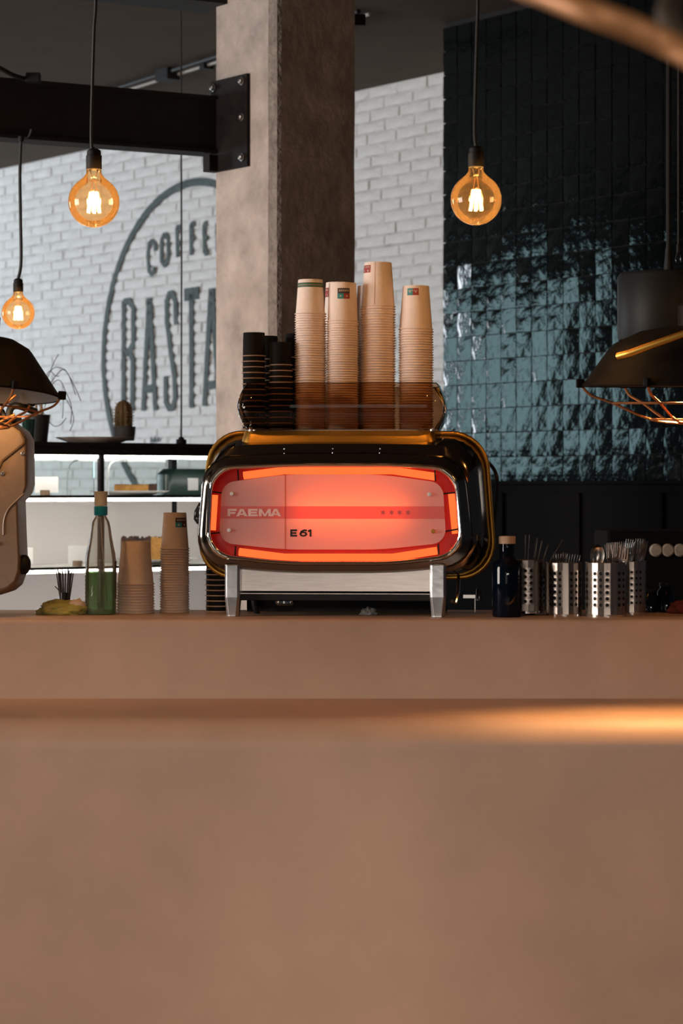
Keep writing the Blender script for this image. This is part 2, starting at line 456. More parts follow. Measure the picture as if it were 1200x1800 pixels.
for (c, r, v) in objs_t:
    loc = (TPX*(c+.5)-.002, random.uniform(-.001, .001), TZ0+TPZ*(r+.5))
    rot = (random.uniform(-.010, .010), 0, random.uniform(-.012, .012))
    if tprotos[v] is None:
        o = tvar[v].build('tile', M['tile'], wall_t, True, angle=50); o.location = loc; o.rotation_euler = rot; tprotos[v] = o
    else: share(tprotos[v], 'tile', wall_t, loc, rot)
mb = MB()
for (c, r, v) in alltiles:
    if c < 16 and r < 18: continue
    zt = TZ0+TPZ*(r+.5)
    if zt+TH/2 > CEIL: continue
    mb.add([Vector(p)+Vector((TPX*(c+.5)-.002, 0, zt)) for p in tvar[v].v], tvar[v].f)
o = mb.build('tiling', M['tile'], wall_t, True, angle=50); o['kind'] = 'stuff'
# black panelling and back bar below the tiles
t = thing('back_bar', 'black back bar cabinet below the dark tile wall', 'cabinet', B, WROT)
MB().box((0, -.06, 0), (2.6, -.002, TZ0-.012)).build('panel', M['back_bar'], t)
MB().box((-.01, -.10, TZ0-.012), (2.6, -.001, TZ0)).build('ledge', M['back_bar'], t)
for i in range(5):
    MB().box((.03+i*.5, -.075, .1), (.50+i*.5, -.0601, TZ0-.05)).build('door', M['back_bar'], t, bevel=.004)

# --- concrete column
CC = Vector((-.2367, 8.6, 0)); S = .375
cw = Vector((-.598, .8016, 0)); cn = Vector((.8016, .598, 0))
def cpt(a, b, z): p = CC+cw*a+cn*b; return Vector((p.x, p.y, z))
ch = .030
col_loops = []
for iz in range(61):
    z = CEIL*iz/60
    j = lambda s: .004*noise.noise(Vector((z*4, s*7, 1)))
    col_loops.append([cpt(ch+.012+j(1), 0, z), cpt(S+j(2), 0, z), cpt(S, .355, z), cpt(0, .355+j(3), z), cpt(0, .028+j(4), z), cpt(.004+j(5), .012, z)])
mb = MB()
for i in range(60):
    for k in range(6):
        a, b = k, (k+1) % 6
        mb.add([col_loops[i][a], col_loops[i][b], col_loops[i+1][b], col_loops[i+1][a]], [(0, 1, 2, 3)], 1 if k in (4, 5) else 0)
column = structure(mb.build('column', [M['concrete'], M['concrete_edge']]), 'raw concrete column behind the espresso machine')

# --- steel beam bolted to the column
t = thing('steel_beam', 'black steel beam running from the concrete column towards the left', 'beam', cpt(.34, 0, EYE+1.232))
bo = t.location.copy()
bd = Vector((-.877, -.481, 0)); bs = Vector((-.481, .877, 0))   # along the beam, across it
mb = MB()
def bbox(mb, s0, s1, c0, c1, z0, z1, mi=0):
    vs = []
    for z in (z0, z1):
        for (s_, c_) in ((s0, c0), (s1, c0), (s1, c1), (s0, c1)):
            p = bd*s_+bs*c_; vs.append(Vector((p.x, p.y, z)))
    mb.add(vs, [(0, 3, 2, 1), (4, 5, 6, 7), (0, 1, 5, 4), (1, 2, 6, 5), (2, 3, 7, 6), (3, 0, 4, 7)], mi)
bbox(mb, 0, 4.2, .0, .11, 0, .012); bbox(mb, 0, 4.2, .0, .11, .198, .21); bbox(mb, 0, 4.2, .012, .026, .012, .198)
mb.build('beam', M['steel_black'], t)
mb = MB()
def pbox(mb, a0, a1, b0, b1, z0, z1):
    vs = []
    for z in (z0, z1):
        for (a_, b_) in ((a0, b0), (a1, b0), (a1, b1), (a0, b1)): vs.append(cpt(a_, b_, z)-bo)
    mb.add(vs, [(0, 3, 2, 1), (4, 5, 6, 7), (0, 1, 5, 4), (1, 2, 6, 5), (2, 3, 7, 6), (3, 0, 4, 7)])
pbox(mb, .155, S+.012, -.014, -.002, EYE+1.165, EYE+1.50); mb.build('end_plate', M['steel_plate'], t)
for z in (1.20, 1.345, 1.475):
    for a in (.185, S-.005):
        mb = MB(); c = cpt(a, -.014, EYE+z)-bo
        Mx = Matrix.Rotation(math.atan2(-.598, -.8016), 4, 'Z') @ Matrix.Rotation(R(90), 4, 'Y')
        mb.lathe([(.016, 0), (.016, .004), (.010, .0045), (.010, .013), (.004, .015)], 6, c, 0, True, True, Mx); mb.build('bolt', M['bolt'], t)
mb = MB(); pbox(mb, S-.03, S+.012, -.05, -.014, EYE+1.165, EYE+1.225); mb.build('bracket', M['steel_plate'], t)

# second beam, only its soffit in the frame
t = thing('ceiling_beam', 'black ceiling beam crossing the top left corner above the other beam', 'beam', cpt(.30, .0, EYE+1.775))
bo = t.location.copy(); mb = MB(); bbox(mb, 0, 4.5, 0, .2, 0, .41); mb.build('beam', M['steel_black'], t)

# conduit and cable rail on the ceiling, parallel to the brick wall
def ceil_pt(px, py, dz=0): # pixel on the ceiling
    Y = (CEIL-dz-EYE)*F/(HZ-py); return P(px, py, Y)
a = ceil_pt(225, 158, .03); b = ceil_pt(400, 103, .03); d = (b-a); a2 = a-d*.6; b2 = b+d*1.2
t = thing('ceiling_conduit', 'pale metal conduit with black box running along the ceiling at left', 'pipe', a2)
MB().tube([Vector((0, 0, 0)), b2-a2], .009, 8).build('pipe', M['conduit'], t, True)
off = Vector((-.05, .0, .012))
MB().tube([off, b2-a2+off], .012, 8).build('cable', M['rubber'], t, True)
c = ceil_pt(296, 132, .03)-a2
mb = MB(); mb.box((-.06, -.045, -.03), (.06, .045, .035)); ob = mb.build('junction_box', M['black'], t, bevel=.005); ob.location = c; ob.rotation_euler = (0, 0, WROT)
for s in (.15, .5, .85):
    mb = MB(); mb.box((-.02, -.03, -.02), (.02, .03, .03)); ob = mb.build('clip', M['black'], t); ob.location = (b2-a2)*s; ob.rotation_euler = (0, 0, WROT)
# small black box beside the column
c = P(632, 36, 9.1)
t = thing('spot_fixture', 'small black fixture sticking out beside the top of the column', 'fixture', c)
MB().box((-.025, -.02, -.021), (.022, .02, .021)).build('body', M['black'], t, bevel=.004)
MB().tube([(-.02, 0, 0), (-.10, .0, .0)], .008, 8).build('arm', M['black'], t)
# loose cable on top of the beam at far left
t = thing('loose_cable', 'black cable sagging onto the top of the steel beam at far left', 'cable', P(60, 138, 8.2))
pp = [P(-30, 105, 8.05), P(0, 120, 8.1), P(25, 133, 8.15), P(48, 139, 8.2), P(62, 138, 8.25)]
MB().tube(spline([p-t.location for p in pp], 6), .008, 6).build('strand', M['rubber'], t, True)
MB().box((-.028, -.02, -.014), (.022, .02, .018)).build('clamp', M['black'], t, bevel=.004)

# ------------------------------------------------------------------ bar counter
CT = EYE-(1085-HZ)*6.4/F      # counter top height
LZ = EYE-(1228-HZ)*6.30/F     # height of the front ledge
t = thing('bar_counter', 'long brown microcement bar with raised worktop and rounded front ledge', 'counter', (0, 6.3, 0))
CF, CB = 6.30, 6.79
x0, x1 = -1.9, 1.9
def prof_extrude(prof, mat_, name):
    mb = MB(); mb.loft([[Vector((x, y-6.3, z)) for y, z in prof] for x in (x0, x1)], 0, True, True, True)
    return mb.build(name, mat_, t, True, angle=30)
def arc(cy, cz, r, a0, a1, n): return [(cy+r*math.cos(a0+(a1-a0)*i/n), cz+r*math.sin(a0+(a1-a0)*i/n)) for i in range(n+1)]
prof_extrude([(CB, .06), (CB, CT)] + arc(CF+.012, CT-.012, .012, R(90), R(180), 6) + [(CF, LZ-.05), (CF, .06)], M['cement_shaded'], 'worktop_block')
prof_extrude([(CF-.001, .05), (CF-.001, LZ)] + arc(5.80, LZ-.075, .075, R(90), R(180), 14) + [(5.725, 0), (CF-.001, 0)], M['cement'], 'front_ledge')

# ------------------------------------------------------------------ paper cups
def cup_mesh(name, rr, rb, h, m_wall, m_rim, parent=None, seg=26):
    mb = MB(); w = .0018
    rim = [(rr-.004, .0008), (rr-.0018, 0), (rr-.0004, .0005), (rr, .0015), (rr-.0006, .0025), (rr-.0034, .0032)]
    mb.lathe(rim, seg, mi=1)
    mb.lathe([(rr-.0034, .0032), (rr-.0034-(rr-.0034-rb)*.5, h*.5), (rb, h-.0008), (rb-.0006, h), (rb-.0016, h), (rb-.0018, h-.005), (0.001, h-.005)], seg, mi=0)
    me_o = mb.build(name, [m_wall, m_rim], parent, True, angle=50)
    return me_o
ORD = ['top', 'second', 'third', 'fourth', 'fifth', 'sixth', 'seventh', 'eighth', 'ninth', 'tenth', 'eleventh', 'twelfth', 'thirteenth', 'fourteenth', 'fifteenth', 'sixteenth', 'seventeenth', 'eighteenth', 'nineteenth']
TENS = {2: 'twenty', 3: 'thirty', 4: 'forty', 5: 'fifty'}; TENTH = {2: 'twentieth', 3: 'thirtieth', 4: 'fortieth', 5: 'fiftieth'}
def ordinal(i):   # 0-based from the top
    n = i+1
    if n <= 19: return ORD[i]
    d, u = divmod(n, 10)
    if u == 0: return TENTH[d]
    return TENS[d]+'-'+(['first']+ORD[1:])[u-1]
def cup_label(i, kind, where):
    if i == 0: return f'topmost {kind} of {where}'
    return f'{kind}, {ordinal(i)} from the top of {where}'
def badge(cup, r_at, z0, z1, a_c, a_w, cols, split=True):
    # printed square wrapped on the cup; cols: upper, lower left, lower right
    mb = MB(); zm = (z0+z1)/2
    def patch(a0, a1, za, zb, mi):
        n = 4; lo = []; hi = []
        for i in range(n+1):
            a = a0+(a1-a0)*i/n
            for lst, z in ((lo, za), (hi, zb)):
                r = r_at(z)+.0006; lst.append(Vector((r*math.cos(a), r*math.sin(a), z)))
        mb.loft([lo, hi], mi, False)
    a0, a1 = a_c-a_w/2, a_c+a_w/2
    if split == 'full':
        patch(a0, a_c, z0, z1, 1); patch(a_c, a1, z0, z1, 2)
    else:
        patch(a0, a1, zm, z1, 0); patch(a0, a_c, z0, zm, 1); patch(a_c, a1, z0, zm, 2)
    # pale lettering strokes on the patches
    for k in range(7):
        aa = a0+a_w*(.12+.12*k); patch(aa, aa+a_w*.06, zm+(z1-zm)*(.35 if split != 'full' else .2), zm+(z1-zm)*(.7 if split != 'full' else .5), 3)
    for s in (0, 1):
        ac = a0+a_w*(.25+.5*s); zz = z0+(zm-z0)*.5 if split != 'full' else z0+(z1-z0)*.5
        patch(ac-a_w*.08, ac+a_w*.08, zz-.0012, zz+.0012, 3); patch(ac-a_w*.02, ac+a_w*.03, zz-.003, zz+.003, 3)
    o = mb.build('printed_badge', [M[c] for c in cols]+[M['ink_pale']], cup, True)
    o['label'] = 'small square dark, teal and red printed badge'
    return o
def stack(pxc, base_py, top_py, first_rim_py, rim_px, base_px, Y, pitch_px, m_wall, m_rim, kind, where, group, n=None, name='paper_cup', zbase=None):
    s = Y/F
    rr, rb = rim_px*s/2, base_px*s/2; h = (first_rim_py-top_py)*s
    c = P(pxc, base_py, Y)
    zb = c.z if zbase is None else zbase
    ztop = EYE-(first_rim_py-HZ)*s          # rim height of the topmost cup
    if n is None: n = max(1, round((ztop-zb)/(pitch_px*s))+1)
    pit = (ztop-zb)/max(1, n-1)
    first = None; tops = []
    for i in range(n):
        j = random.Random(hash((pxc, i)) & 0xffff)
        x = c.x+j.uniform(-.0006, .0006); z = ztop-pit*i
        lab = cup_label(i, kind, where)
        if first is None:
            o = cup_mesh(name, rr, rb, h, m_wall, m_rim); first = o
        else: o = share(first, name)
        o.location = (x, Y+j.uniform(-.0006, .0006), z); o.rotation_euler = (0, 0, j.uniform(0, 6))
        tag(o, lab, 'cup', group); tops.append(o)
    tops[0].rotation_euler = (0, 0, 0)
    return tops[0], (lambda z: rr-.0034+(rb-(rr-.0034))*z/h), h
TRAYZ = EYE+(860-756)*6.6/F
G1 = 'cream paper cups stacked on the machine'
def tray_stack(*a, **k): return stack(*a, zbase=TRAYZ, **k)
c1, r1, h1 = tray_stack(545.5, 756, 492, 553, 56, 43, 6.57, 4.35, M['cup'], M['cup'], 'cream paper cup', 'the leftmost cream stack', G1)
mb = MB(); n = 26
mb.lathe([(r1(h1*.77)+.0005, h1*.77), (r1(h1*.90)+.0005, h1*.90)], n)
mb.build('printed_band', M['ink_green'], c1, True)['label'] = 'green printed band near the base of the cup'
mb = MB()
for k in range(34):
    a = R(200+k*4.2); r = r1(h1*.83)+.0009
    mb.add([Vector((r*math.cos(a+d), r*math.sin(a+d), h1*z)) for d, z in ((-.012, .815), (.018, .815), (.018, .85), (-.012, .85))], [(0, 1, 2, 3)])
mb.build('band_lettering', M['ink_pale'], c1)
c2, r2, h2 = tray_stack(602, 756, 498, 566, 57, 48, 6.56, 4.25, M['cup'], M['cup'], 'cream paper cup', 'the second cream stack from the left', G1)
badge(c2, r2, h2*.575, h2*.85, R(-86), R(50), ('ink_dark', 'ink_teal', 'ink_red'))
c3, r3, h3 = tray_stack(664, 756, 462, 540, 63, 48, 6.58, 4.6, M['cup'], M['cup'], 'cream paper cup', 'the tallest cream stack', G1)
badge(c3, r3, h3*.76, h3*.93, R(-148), R(50), ('ink_red', 'ink_red', 'ink_red'))
mb = MB(); aa = R(-104)
mb.add([Vector(((r3(z)+.0006)*math.cos(aa+d), (r3(z)+.0006)*math.sin(aa+d), z)) for d, z in ((0, .006), (.03, .006), (.03, h3-.001), (0, h3-.001))], [(0, 1, 2, 3)])
mb.build('paper_seam', M['kraft_rim'], c3)
c4, r4, h4 = tray_stack(731, 756, 503, 580, 62, 46, 6.57, 4.5, M['cup'], M['cup'], 'cream paper cup', 'the rightmost cream stack', G1)
badge(c4, r4, h4*.77, h4*.93, R(-105), R(50), ('ink_dark', 'ink_teal', 'ink_red'), 'full')
c5, r5, h5 = tray_stack(596, 756, 497, 562, 56, 46, 6.70, 4.9, M['cup'], M['cup'], 'cream paper cup', 'the stack behind the two left ones', G1)
badge(c5, r5, h5*.6, h5*.85, R(-160), R(40), ('ink_red', 'ink_red', 'ink_red'))
c6, r6, h6 = tray_stack(652, 756, 503, 570, 60, 48, 6.71, 4.9, M['cup'], M['cup'], 'cream paper cup', 'the stack behind the tallest one', G1)
G2 = 'black paper cups stacked on the machine'
tray_stack(446, 756, 585, 627, 43, 38, 6.56, 10, M['cup_black'], M['kraft_rim'], 'black paper cup', 'the leftmost stack on the machine', G2, name='black_cup')
tray_stack(493, 756, 602, 643, 43, 38, 6.56, 10, M['cup_black'], M['kraft_rim'], 'black paper cup', 'the shorter stack beside cream cups', G2, name='black_cup')
tray_stack(469, 756, 591, 633, 43, 38, 6.67, 12, M['cup_black'], M['kraft_rim'], 'black paper cup', 'the stack behind the two black ones', G2, name='black_cup')
tray_stack(516, 756, 587, 630, 36, 30, 6.70, 20, M['cup_black'], M['kraft_rim'], 'black paper cup', 'the stack behind the leftmost cream one', G2, name='black_cup')
# cups on the counter at left
G3 = 'kraft paper cups stacked on the counter'
def cstack(*a, **k): return stack(*a, zbase=CT, **k)
cstack(238, 1077, 951, 1027, 68, 50, 6.62, 4.9, M['kraft'], M['kraft'], 'kraft paper cup', 'the short wide counter stack', G3)
cstack(226, 1074, 1008, 1066, 52, 40, 6.735, 4.6, M['kraft'], M['kraft'], 'kraft paper cup', 'the low stack behind the green bottle', G3)
k2, rk, hk = cstack(307, 1075, 901, 965, 53, 40, 6.66, 4.4, M['kraft'], M['kraft'], 'kraft paper cup', 'the tall narrow counter stack', G3)
badge(k2, rk, hk*.60, hk*.86, R(-52), R(62), ('ink_dark', 'ink_teal', 'ink_dark'))
cstack(383, 1073, 952, 992, 46, 40, 6.69, 9.2, M['cup_black'], M['kraft_rim'], 'black paper cup', 'the black stack behind the machine leg', 'black paper cups on the counter', name='black_cup')

# ------------------------------------------------------------------ espresso machine
MY = 6.40; MXC = (590-600)*MY/F; TH_ = R(5.0)
mach = thing('espresso_machine', 'chrome espresso machine glowing red behind its white front panel', 'coffee machine', (MXC, MY, CT), -TH_)
ct, sn = math.cos(TH_), math.sin(TH_)
def ml(px, py, y):           # pixel at local depth y -> local (x, z)
    k = (px-600)/F
    # MXC + x ct + y sn = k (MY + y ct - x sn)
    x = (k*(MY+y*ct)-MXC-y*sn)/(ct+k*sn)
    Y = MY+y*ct-x*sn
    return x, EYE-(py-HZ)*Y/F-CT
def outline(pts, rad_px, y, n=6):
    q = [ml(px, py, y) for px, py in pts]; s = MY/F
    rr = [r*s for r in rad_px] if isinstance(rad_px, (list, tuple)) else rad_px*s
    return [Vector((p.x, y, p.y)) for p in rpoly(q, rr, n)]
def hexa(l, tk1, tk2, r, rl, bk2, bk1, ll): return [l, tk1, tk2, r, rl, bk2, bk1, ll]
WIN = [(375, 827), (500, 821), (690, 821), (796, 828), (808, 972), (690, 986), (500, 986), (368, 972)]
RW = [38, 30, 30, 38, 42, 30, 30, 42]
def grow(pts, d):
    cx, cy = 588, 904; out = []
    for (x, y) in pts: out.append((x+(d if x > 600 else -d)*(1 if abs(x-cx) > 150 else 0), y+(d if y > cy else -d)))
    return out
FB = [(358, 803), (500, 795), (690, 795), (816, 803), (837, 993), (690, 1007), (500, 1007), (343, 993)]
RB = [48, 40, 40, 48, 54, 40, 40, 54]
HB = [(372, 784), (500, 780), (690, 780), (822, 784), (848, 1002), (690, 1010), (500, 1010), (346, 1000)]
H2 = [(374, 777), (500, 775), (690, 775), (836, 776), (857, 1006), (690, 1012), (500, 1012), (350, 1004)]
H3 = [(373, 763), (500, 763), (690, 763), (850, 764), (869, 1012), (690, 1014), (500, 1014), (350, 1010)]
RH = [56, 40, 40, 60, 66, 40, 40, 66]
loops = [outline(grow(WIN, 7.5), RW, .009), outline(grow(FB, -9), RB, .011), outline(grow(FB, -3), RB, .014), outline(FB, RB, .030), outline(grow(FB, -1), RB, .050), outline(HB, RH, .056), outline(H2, RH, .10), outline(H3, RH, .20), outline(grow(H3, -1), RH, .36), outline(grow(H3, -14), RH, .385)]
mb = MB(); mb.loft(loops, 0, True, False, True)
mb.build('body_shell', M['chrome_dark'], mach, True, angle=50)
# bead: front trim between window and bezel
mb = MB()
mb.loft([outline(WIN, RW, .035), outline(WIN, RW, .006), outline(grow(WIN, 2), RW, .001), outline(grow(WIN, 4.5), RW, -.001), outline(grow(WIN, 7), RW, .003), outline(grow(WIN, 8.5), RW, .0105)])
mb.build('front_trim', M['chrome'], mach, True, angle=60)
# light box
mb = MB(); mb.loft([outline(WIN, RW, .030), outline(WIN, RW, .085)], 0, True, False, True)
mb.build('light_box', M['red_box'], mach, True, angle=50)
def lbar(name, pts, r, y, m):
    q = []
    for px, py in pts:
        x, z = ml(px, py, y); q.append(Vector((x, y, z)))
    return MB().tube(q, r, 10).build(name, m, mach, True)
for nm, pts, r, y, m in (('top', [(428, 836), (500, 827), (690, 827), (765, 838)], .0105, .047, M['tube']),
              ('bottom', [(420, 970), (500, 980), (690, 980), (768, 968)], .0105, .047, M['tube']),
              ('middle', [(520, 898), (715, 898)], .012, .070, M['tube_soft']),
              ('left', [(378, 870), (374, 932)], .008, .055, M['tube']),
              ('right', [(793, 868), (800, 938)], .009, .055, M['tube'])):
    lbar('light_tube', pts, r, y, m)
for (px, py, px2, py2) in ((418, 826, 419, 846), (414, 960, 413, 980), (764, 826, 765, 846), (770, 956, 771, 975), (370, 864, 392, 867), (777, 868, 800, 866), (783, 934, 805, 930), (368, 938, 388, 936)):
    x, z = ml(px, py, .028); x2, z2 = ml(px2, py2, .028)
    MB().tube([(x, .028, z), (x2, .028, z2)], .0022, 6).build('divider', M['black'], mach)
# front plate
PL = [(390, 849), (500, 834), (670, 834), (778, 849), (784, 954), (670, 966), (500, 966), (385, 954)]
RP = [21, 30, 30, 21, 24, 30, 30, 24]
pm = bpy.data.materials.new('translucent_white_panel'); pm.use_nodes = True
nt = pm.node_tree; N = nt.nodes; N.remove(N['Principled BSDF'])
d_ = N.new('ShaderNodeBsdfDiffuse'); d_.inputs[0].default_value = (.42, .37, .35, 1)
tr = N.new('ShaderNodeBsdfTranslucent'); tr.inputs[0].default_value = (.95, .74, .66, 1)
gl = N.new('ShaderNodeBsdfGlossy'); gl.inputs[0].default_value = (1, 1, 1, 1); gl.inputs['Roughness'].default_value = .12
m1 = N.new('ShaderNodeMixShader'); m1.inputs[0].default_value = .5; nt.links.new(d_.outputs[0], m1.inputs[1]); nt.links.new(tr.outputs[0], m1.inputs[2])
m2 = N.new('ShaderNodeMixShader'); m2.inputs[0].default_value = .05; nt.links.new(m1.outputs[0], m2.inputs[1]); nt.links.new(gl.outputs[0], m2.inputs[2])
nt.links.new(m2.outputs[0], N['Material Output'].inputs[0]); M['panel'] = pm
def tinted_translucent(name, col):
    m = pm.copy(); m.name = name
    for n_ in m.node_tree.nodes:
        if n_.type in ('BSDF_DIFFUSE', 'BSDF_TRANSLUCENT'): n_.inputs[0].default_value = (*col, 1)
    return m
M['panel_red'] = tinted_translucent('translucent_red_stripe', (.62, .10, .06))
M['panel_pink'] = tinted_translucent('translucent_pale_print', (.95, .82, .76))
M['panel_star'] = tinted_translucent('translucent_star_print', (.40, .06, .03))
# plate with the stripe as its own band of faces (three strips so the red lets light through)
def clip_band(poly, z0, z1):
    def clip(p, f, keep):
        out = []
        for i in range(len(p)):
            a, b = p[i], p[(i+1) % len(p)]; fa, fb = f(a), f(b)
            if fa >= 0: out.append(a)
            if fa*fb < 0: t_ = fa/(fa-fb); out.append(a.lerp(b, t_))
        return out
    return clip(clip(poly, lambda v: v.z-z0, 1), lambda v: z1-v.z, 1)
py_ = .021
pl_out = outline(PL, RP, py_)
_, zs1 = ml(590, 890, py_); _, zs0 = ml(590, 912, py_)
up = clip_band(pl_out, zs1, 9); dn = clip_band(pl_out, -9, zs0); mid = clip_band(pl_out, zs0, zs1)
mb = MB(); mb.add(up, [list(range(len(up)))]); mb.add(dn, [list(range(len(dn)))])
plate = mb.build('front_panel', M['panel'], mach); plate['label'] = 'translucent white front panel with rounded corners'
mb = MB(); mb.add(mid, [list(range(len(mid)))]); o = mb.build('stripe', M['panel_red'], plate); o['label'] = 'red stripe across the front panel'
s1 = MY/F
GLYPH = {   # block capitals on a unit square: lists of polygons
    'F': [[(0, 0), (.30, 0), (.30, 1), (0, 1)], [(.30, .72), (1, .72), (1, 1), (.30, 1)], [(.30, .32), (.86, .32), (.86, .58), (.30, .58)]],
    'E': [[(0, 0), (.30, 0), (.30, 1), (0, 1)], [(.30, .74), (1, .74), (1, 1), (.30, 1)], [(.30, .38), (.92, .38), (.92, .62), (.30, .62)], [(.30, 0), (1, 0), (1, .26), (.30, .26)]],
    'A': [[(0, 0), (.27, 0), (.58, 1), (.36, 1)], [(.73, 0), (1, 0), (.64, 1), (.42, 1)], [(.24, .18), (.76, .18), (.70, .38), (.30, .38)]],
    'M': [[(0, 0), (.22, 0), (.22, 1), (0, 1)], [(.78, 0), (1, 0), (1, 1), (.78, 1)], [(.22, 1), (.22, .55), (.42, 0), (.50, 0), (.50, .28)], [(.78, 1), (.78, .55), (.58, 0), (.50, 0), (.50, .28)]],
    '1': [[(.40, 0), (.86, 0), (.86, 1), (.40, 1)], [(.40, 1), (.40, .66), (.0, .62), (.0, .84)]],
}
def ring_poly(cx, cz, rx, rz, k, a0, a1, n=14):
    q = []
    for i in range(n):
        b0, b1 = a0+(a1-a0)*i/n, a0+(a1-a0)*(i+1)/n
        q.append([(cx+rx*math.cos(b0), cz+rz*math.sin(b0)), (cx+rx*math.cos(b1), cz+rz*math.sin(b1)), (cx+rx*k*math.cos(b1), cz+rz*.8*k*math.sin(b1)), (cx+rx*k*math.cos(b0), cz+rz*.8*k*math.sin(b0))])
    return q
GLYPH['6'] = ring_poly(.5, .36, .5, .36, .46, 0, 2*PI) + [[(.0, .36), (.26, .36), (.34, .62), (.62, .76), (.95, .72), (.95, .98), (.55, 1), (.16, .80)]]
def block_text(name, items, cz, h, y, m):
    mb = MB()
    for ch_, xa_, xb_ in items:
        for poly in GLYPH[ch_]:
            mb.add([Vector((xa_+(xb_-xa_)*a_, y, cz+(b_-.5)*h)) for a_, b_ in poly], [list(range(len(poly)))])
    return mb.build(name, m, plate)
def xs_of(py, *pxs): return [ml(p, py, py_)[0] for p in pxs]
z = ml(445, 901, py_)[1]
e = xs_of(901, 400, 416, 415, 435, 436, 453, 455, 476, 475, 494)
o = block_text('brand_lettering', [('F', e[0], e[1]), ('A', e[2], e[3]), ('E', e[4], e[5]), ('M', e[6], e[7]), ('A', e[8], e[9])], z, 13*s1, py_-.0012, M['panel_pink']); o['label'] = 'pale capital letters on the red stripe'
z = ml(529, 937, py_)[1]
e = xs_of(937, 510, 522, 526, 540, 541, 548.5)
o = block_text('model_lettering', [('E', e[0], e[1]), ('6', e[2], e[3]), ('1', e[4], e[5])], z, 13*s1, py_-.0012, M['ink_black']); o['label'] = 'black letters and numbers'
mb = MB()
for px in (673, 688, 702, 717):
    x, z = ml(px, 901, py_); pts = []
    for k in range(12):
        r = (5.6 if k % 2 == 0 else 2.6)*s1; a = PI/2+k*PI/6; pts.append(Vector((x+r*math.cos(a), py_-.0012, z+r*math.sin(a))))
    mb.add(pts, [list(range(12))])
mb.build('stars', M['panel_star'], plate)['label'] = 'four small faint stars'
x, z = ml(501, 900, py_); MB().box((x-.0006, py_-.0016, z-66*s1), (x+.0006, py_-.0002, z+66*s1)).build('panel_seam', M['ink_red'], plate)
for px, py in ((408, 868), (755, 869), (403, 932), (761, 934)):
    x, z = ml(px, py, py_)
    mb = MB(); mb.lathe([(.0058, 0), (.0058, .0045), (.0045, .0065), (.0005, .007)], 14, (x, py_, z), 0, False, True, Matrix.Rotation(R(90), 4, 'X'))
    mb.build('screw', M['screw'] if px != 761 else M['brass'], mach, True)
# rear hoop
mb = MB(); hoop = outline(grow(H3, 2), RH, .20, 8)
mb.tube(hoop, .0065, 8, closed=True); mb.build('rear_hoop', M['brass'], mach, True, angle=180)['label'] = 'chrome hoop coloured brass for its warm reflections, round the rear housing'  # chrome tube; warm reflected light is put into the brass colour
# three small screws on the hood
for px in (500, 585, 668):
    x, z = ml(px, 789, .055); MB().lathe([(.0028, 0), (.0028, .002), (.001, .003)], 8, (x, .054, z), 0, True, True, Matrix.Rotation(R(90), 4, 'X')).build('hood_screw', M['chrome'], mach)
# cup rail: brass base strip, tray, smoked bulging guard
def rect_outline(l, r, yf, yb, z, rad, n=6):
    return [Vector((p.x, p.y, z)) for p in rpoly([(l, yf), (r, yf), (r, yb), (l, yb)], rad, n)]
xl, z775 = ml(423, 776, .09); xr, _ = ml(766, 776, .09); xl2, z757 = ml(428, 757, .10); xr2, _ = ml(760, 757, .10)
YB = .375
mb = MB(); mb.loft([rect_outline(xl, xr, .085, YB, z775-.012, .03), rect_outline(xl, xr, .085, YB, z775, .03), rect_outline(xl2, xr2, .098, YB-.01, z757, .03), rect_outline(xl2+.004, xr2-.004, .102, YB-.014, z757, .028)], 0, True, True, True)
mb.build('rail_base', M['brass'], mach, True, angle=30)['label'] = 'brass strip round the cup tray'
TLZ = TRAYZ-CT
mb = MB(); mb.loft([rect_outline(xl2+.01, xr2-.01, .11, YB-.02, z757-.004, .03), rect_outline(xl2+.01, xr2-.01, .11, YB-.02, TLZ-.001, .03)], 0, True, True, True)
mb.build('cup_tray', M['chrome_dark'], mach, True, angle=30)
gl_l, _ = ml(414, 712, .06); gl_r, _ = ml(779, 712, .06)
_, z672 = ml(590, 673, .07); _, z712 = ml(590, 712, .06)
loops = []
nb = 12
for i in range(nb+1):
    u = i/nb; z = z757+.003+(z672-z757-.003)*u
    bul = math.sin(PI*(.10+.80*u)); inset = .030*(1-bul)
    loops.append(rect_outline(gl_l+inset, gl_r-inset, .052+inset, YB+.03-inset, z, .045, 8))
mb = MB(); mb.loft(loops)
# rolled top lip
mb.build('cup_guard', M['rail_glass'], mach, True, angle=180)['label'] = 'smoked amber guard bulging round the cups'
mb = MB(); mb.tube(loops[-1], .0012, 5, closed=True); mb.build('guard_lip', M['rail_glass'], mach, True)
for px in (438, 758):
    x, _ = ml(px, 757, .06); MB().lathe([(.006, 0), (.006, .010), (.004, .012)], 10, (x, .092, z757-.002), 0, True, True).build('guard_stud', M['chrome'], mach, True)
# drip panel and lower strip
xa, za = ml(419, 1001, .045); xb, zb = ml(757, 1041, .045)
mb = MB(); mb.box((xa, .045, zb), (xb, .35, za+.02)); mb.build('drip_panel', M['brushed'], mach, bevel=.002)
_, zc = ml(590, 1043, .04); _, zd = ml(590, 1056, .04)
mb = MB(); mb.box((xa-.004, .038, zd), (xb+.004, .36, zc)); mb.build('base_strip', M['steel_black'], mach, bevel=.002)
MB().box((xa, .036, zc-.0018), (xb, .0385, zc)).build('strip_edge', M['brushed'], mach)
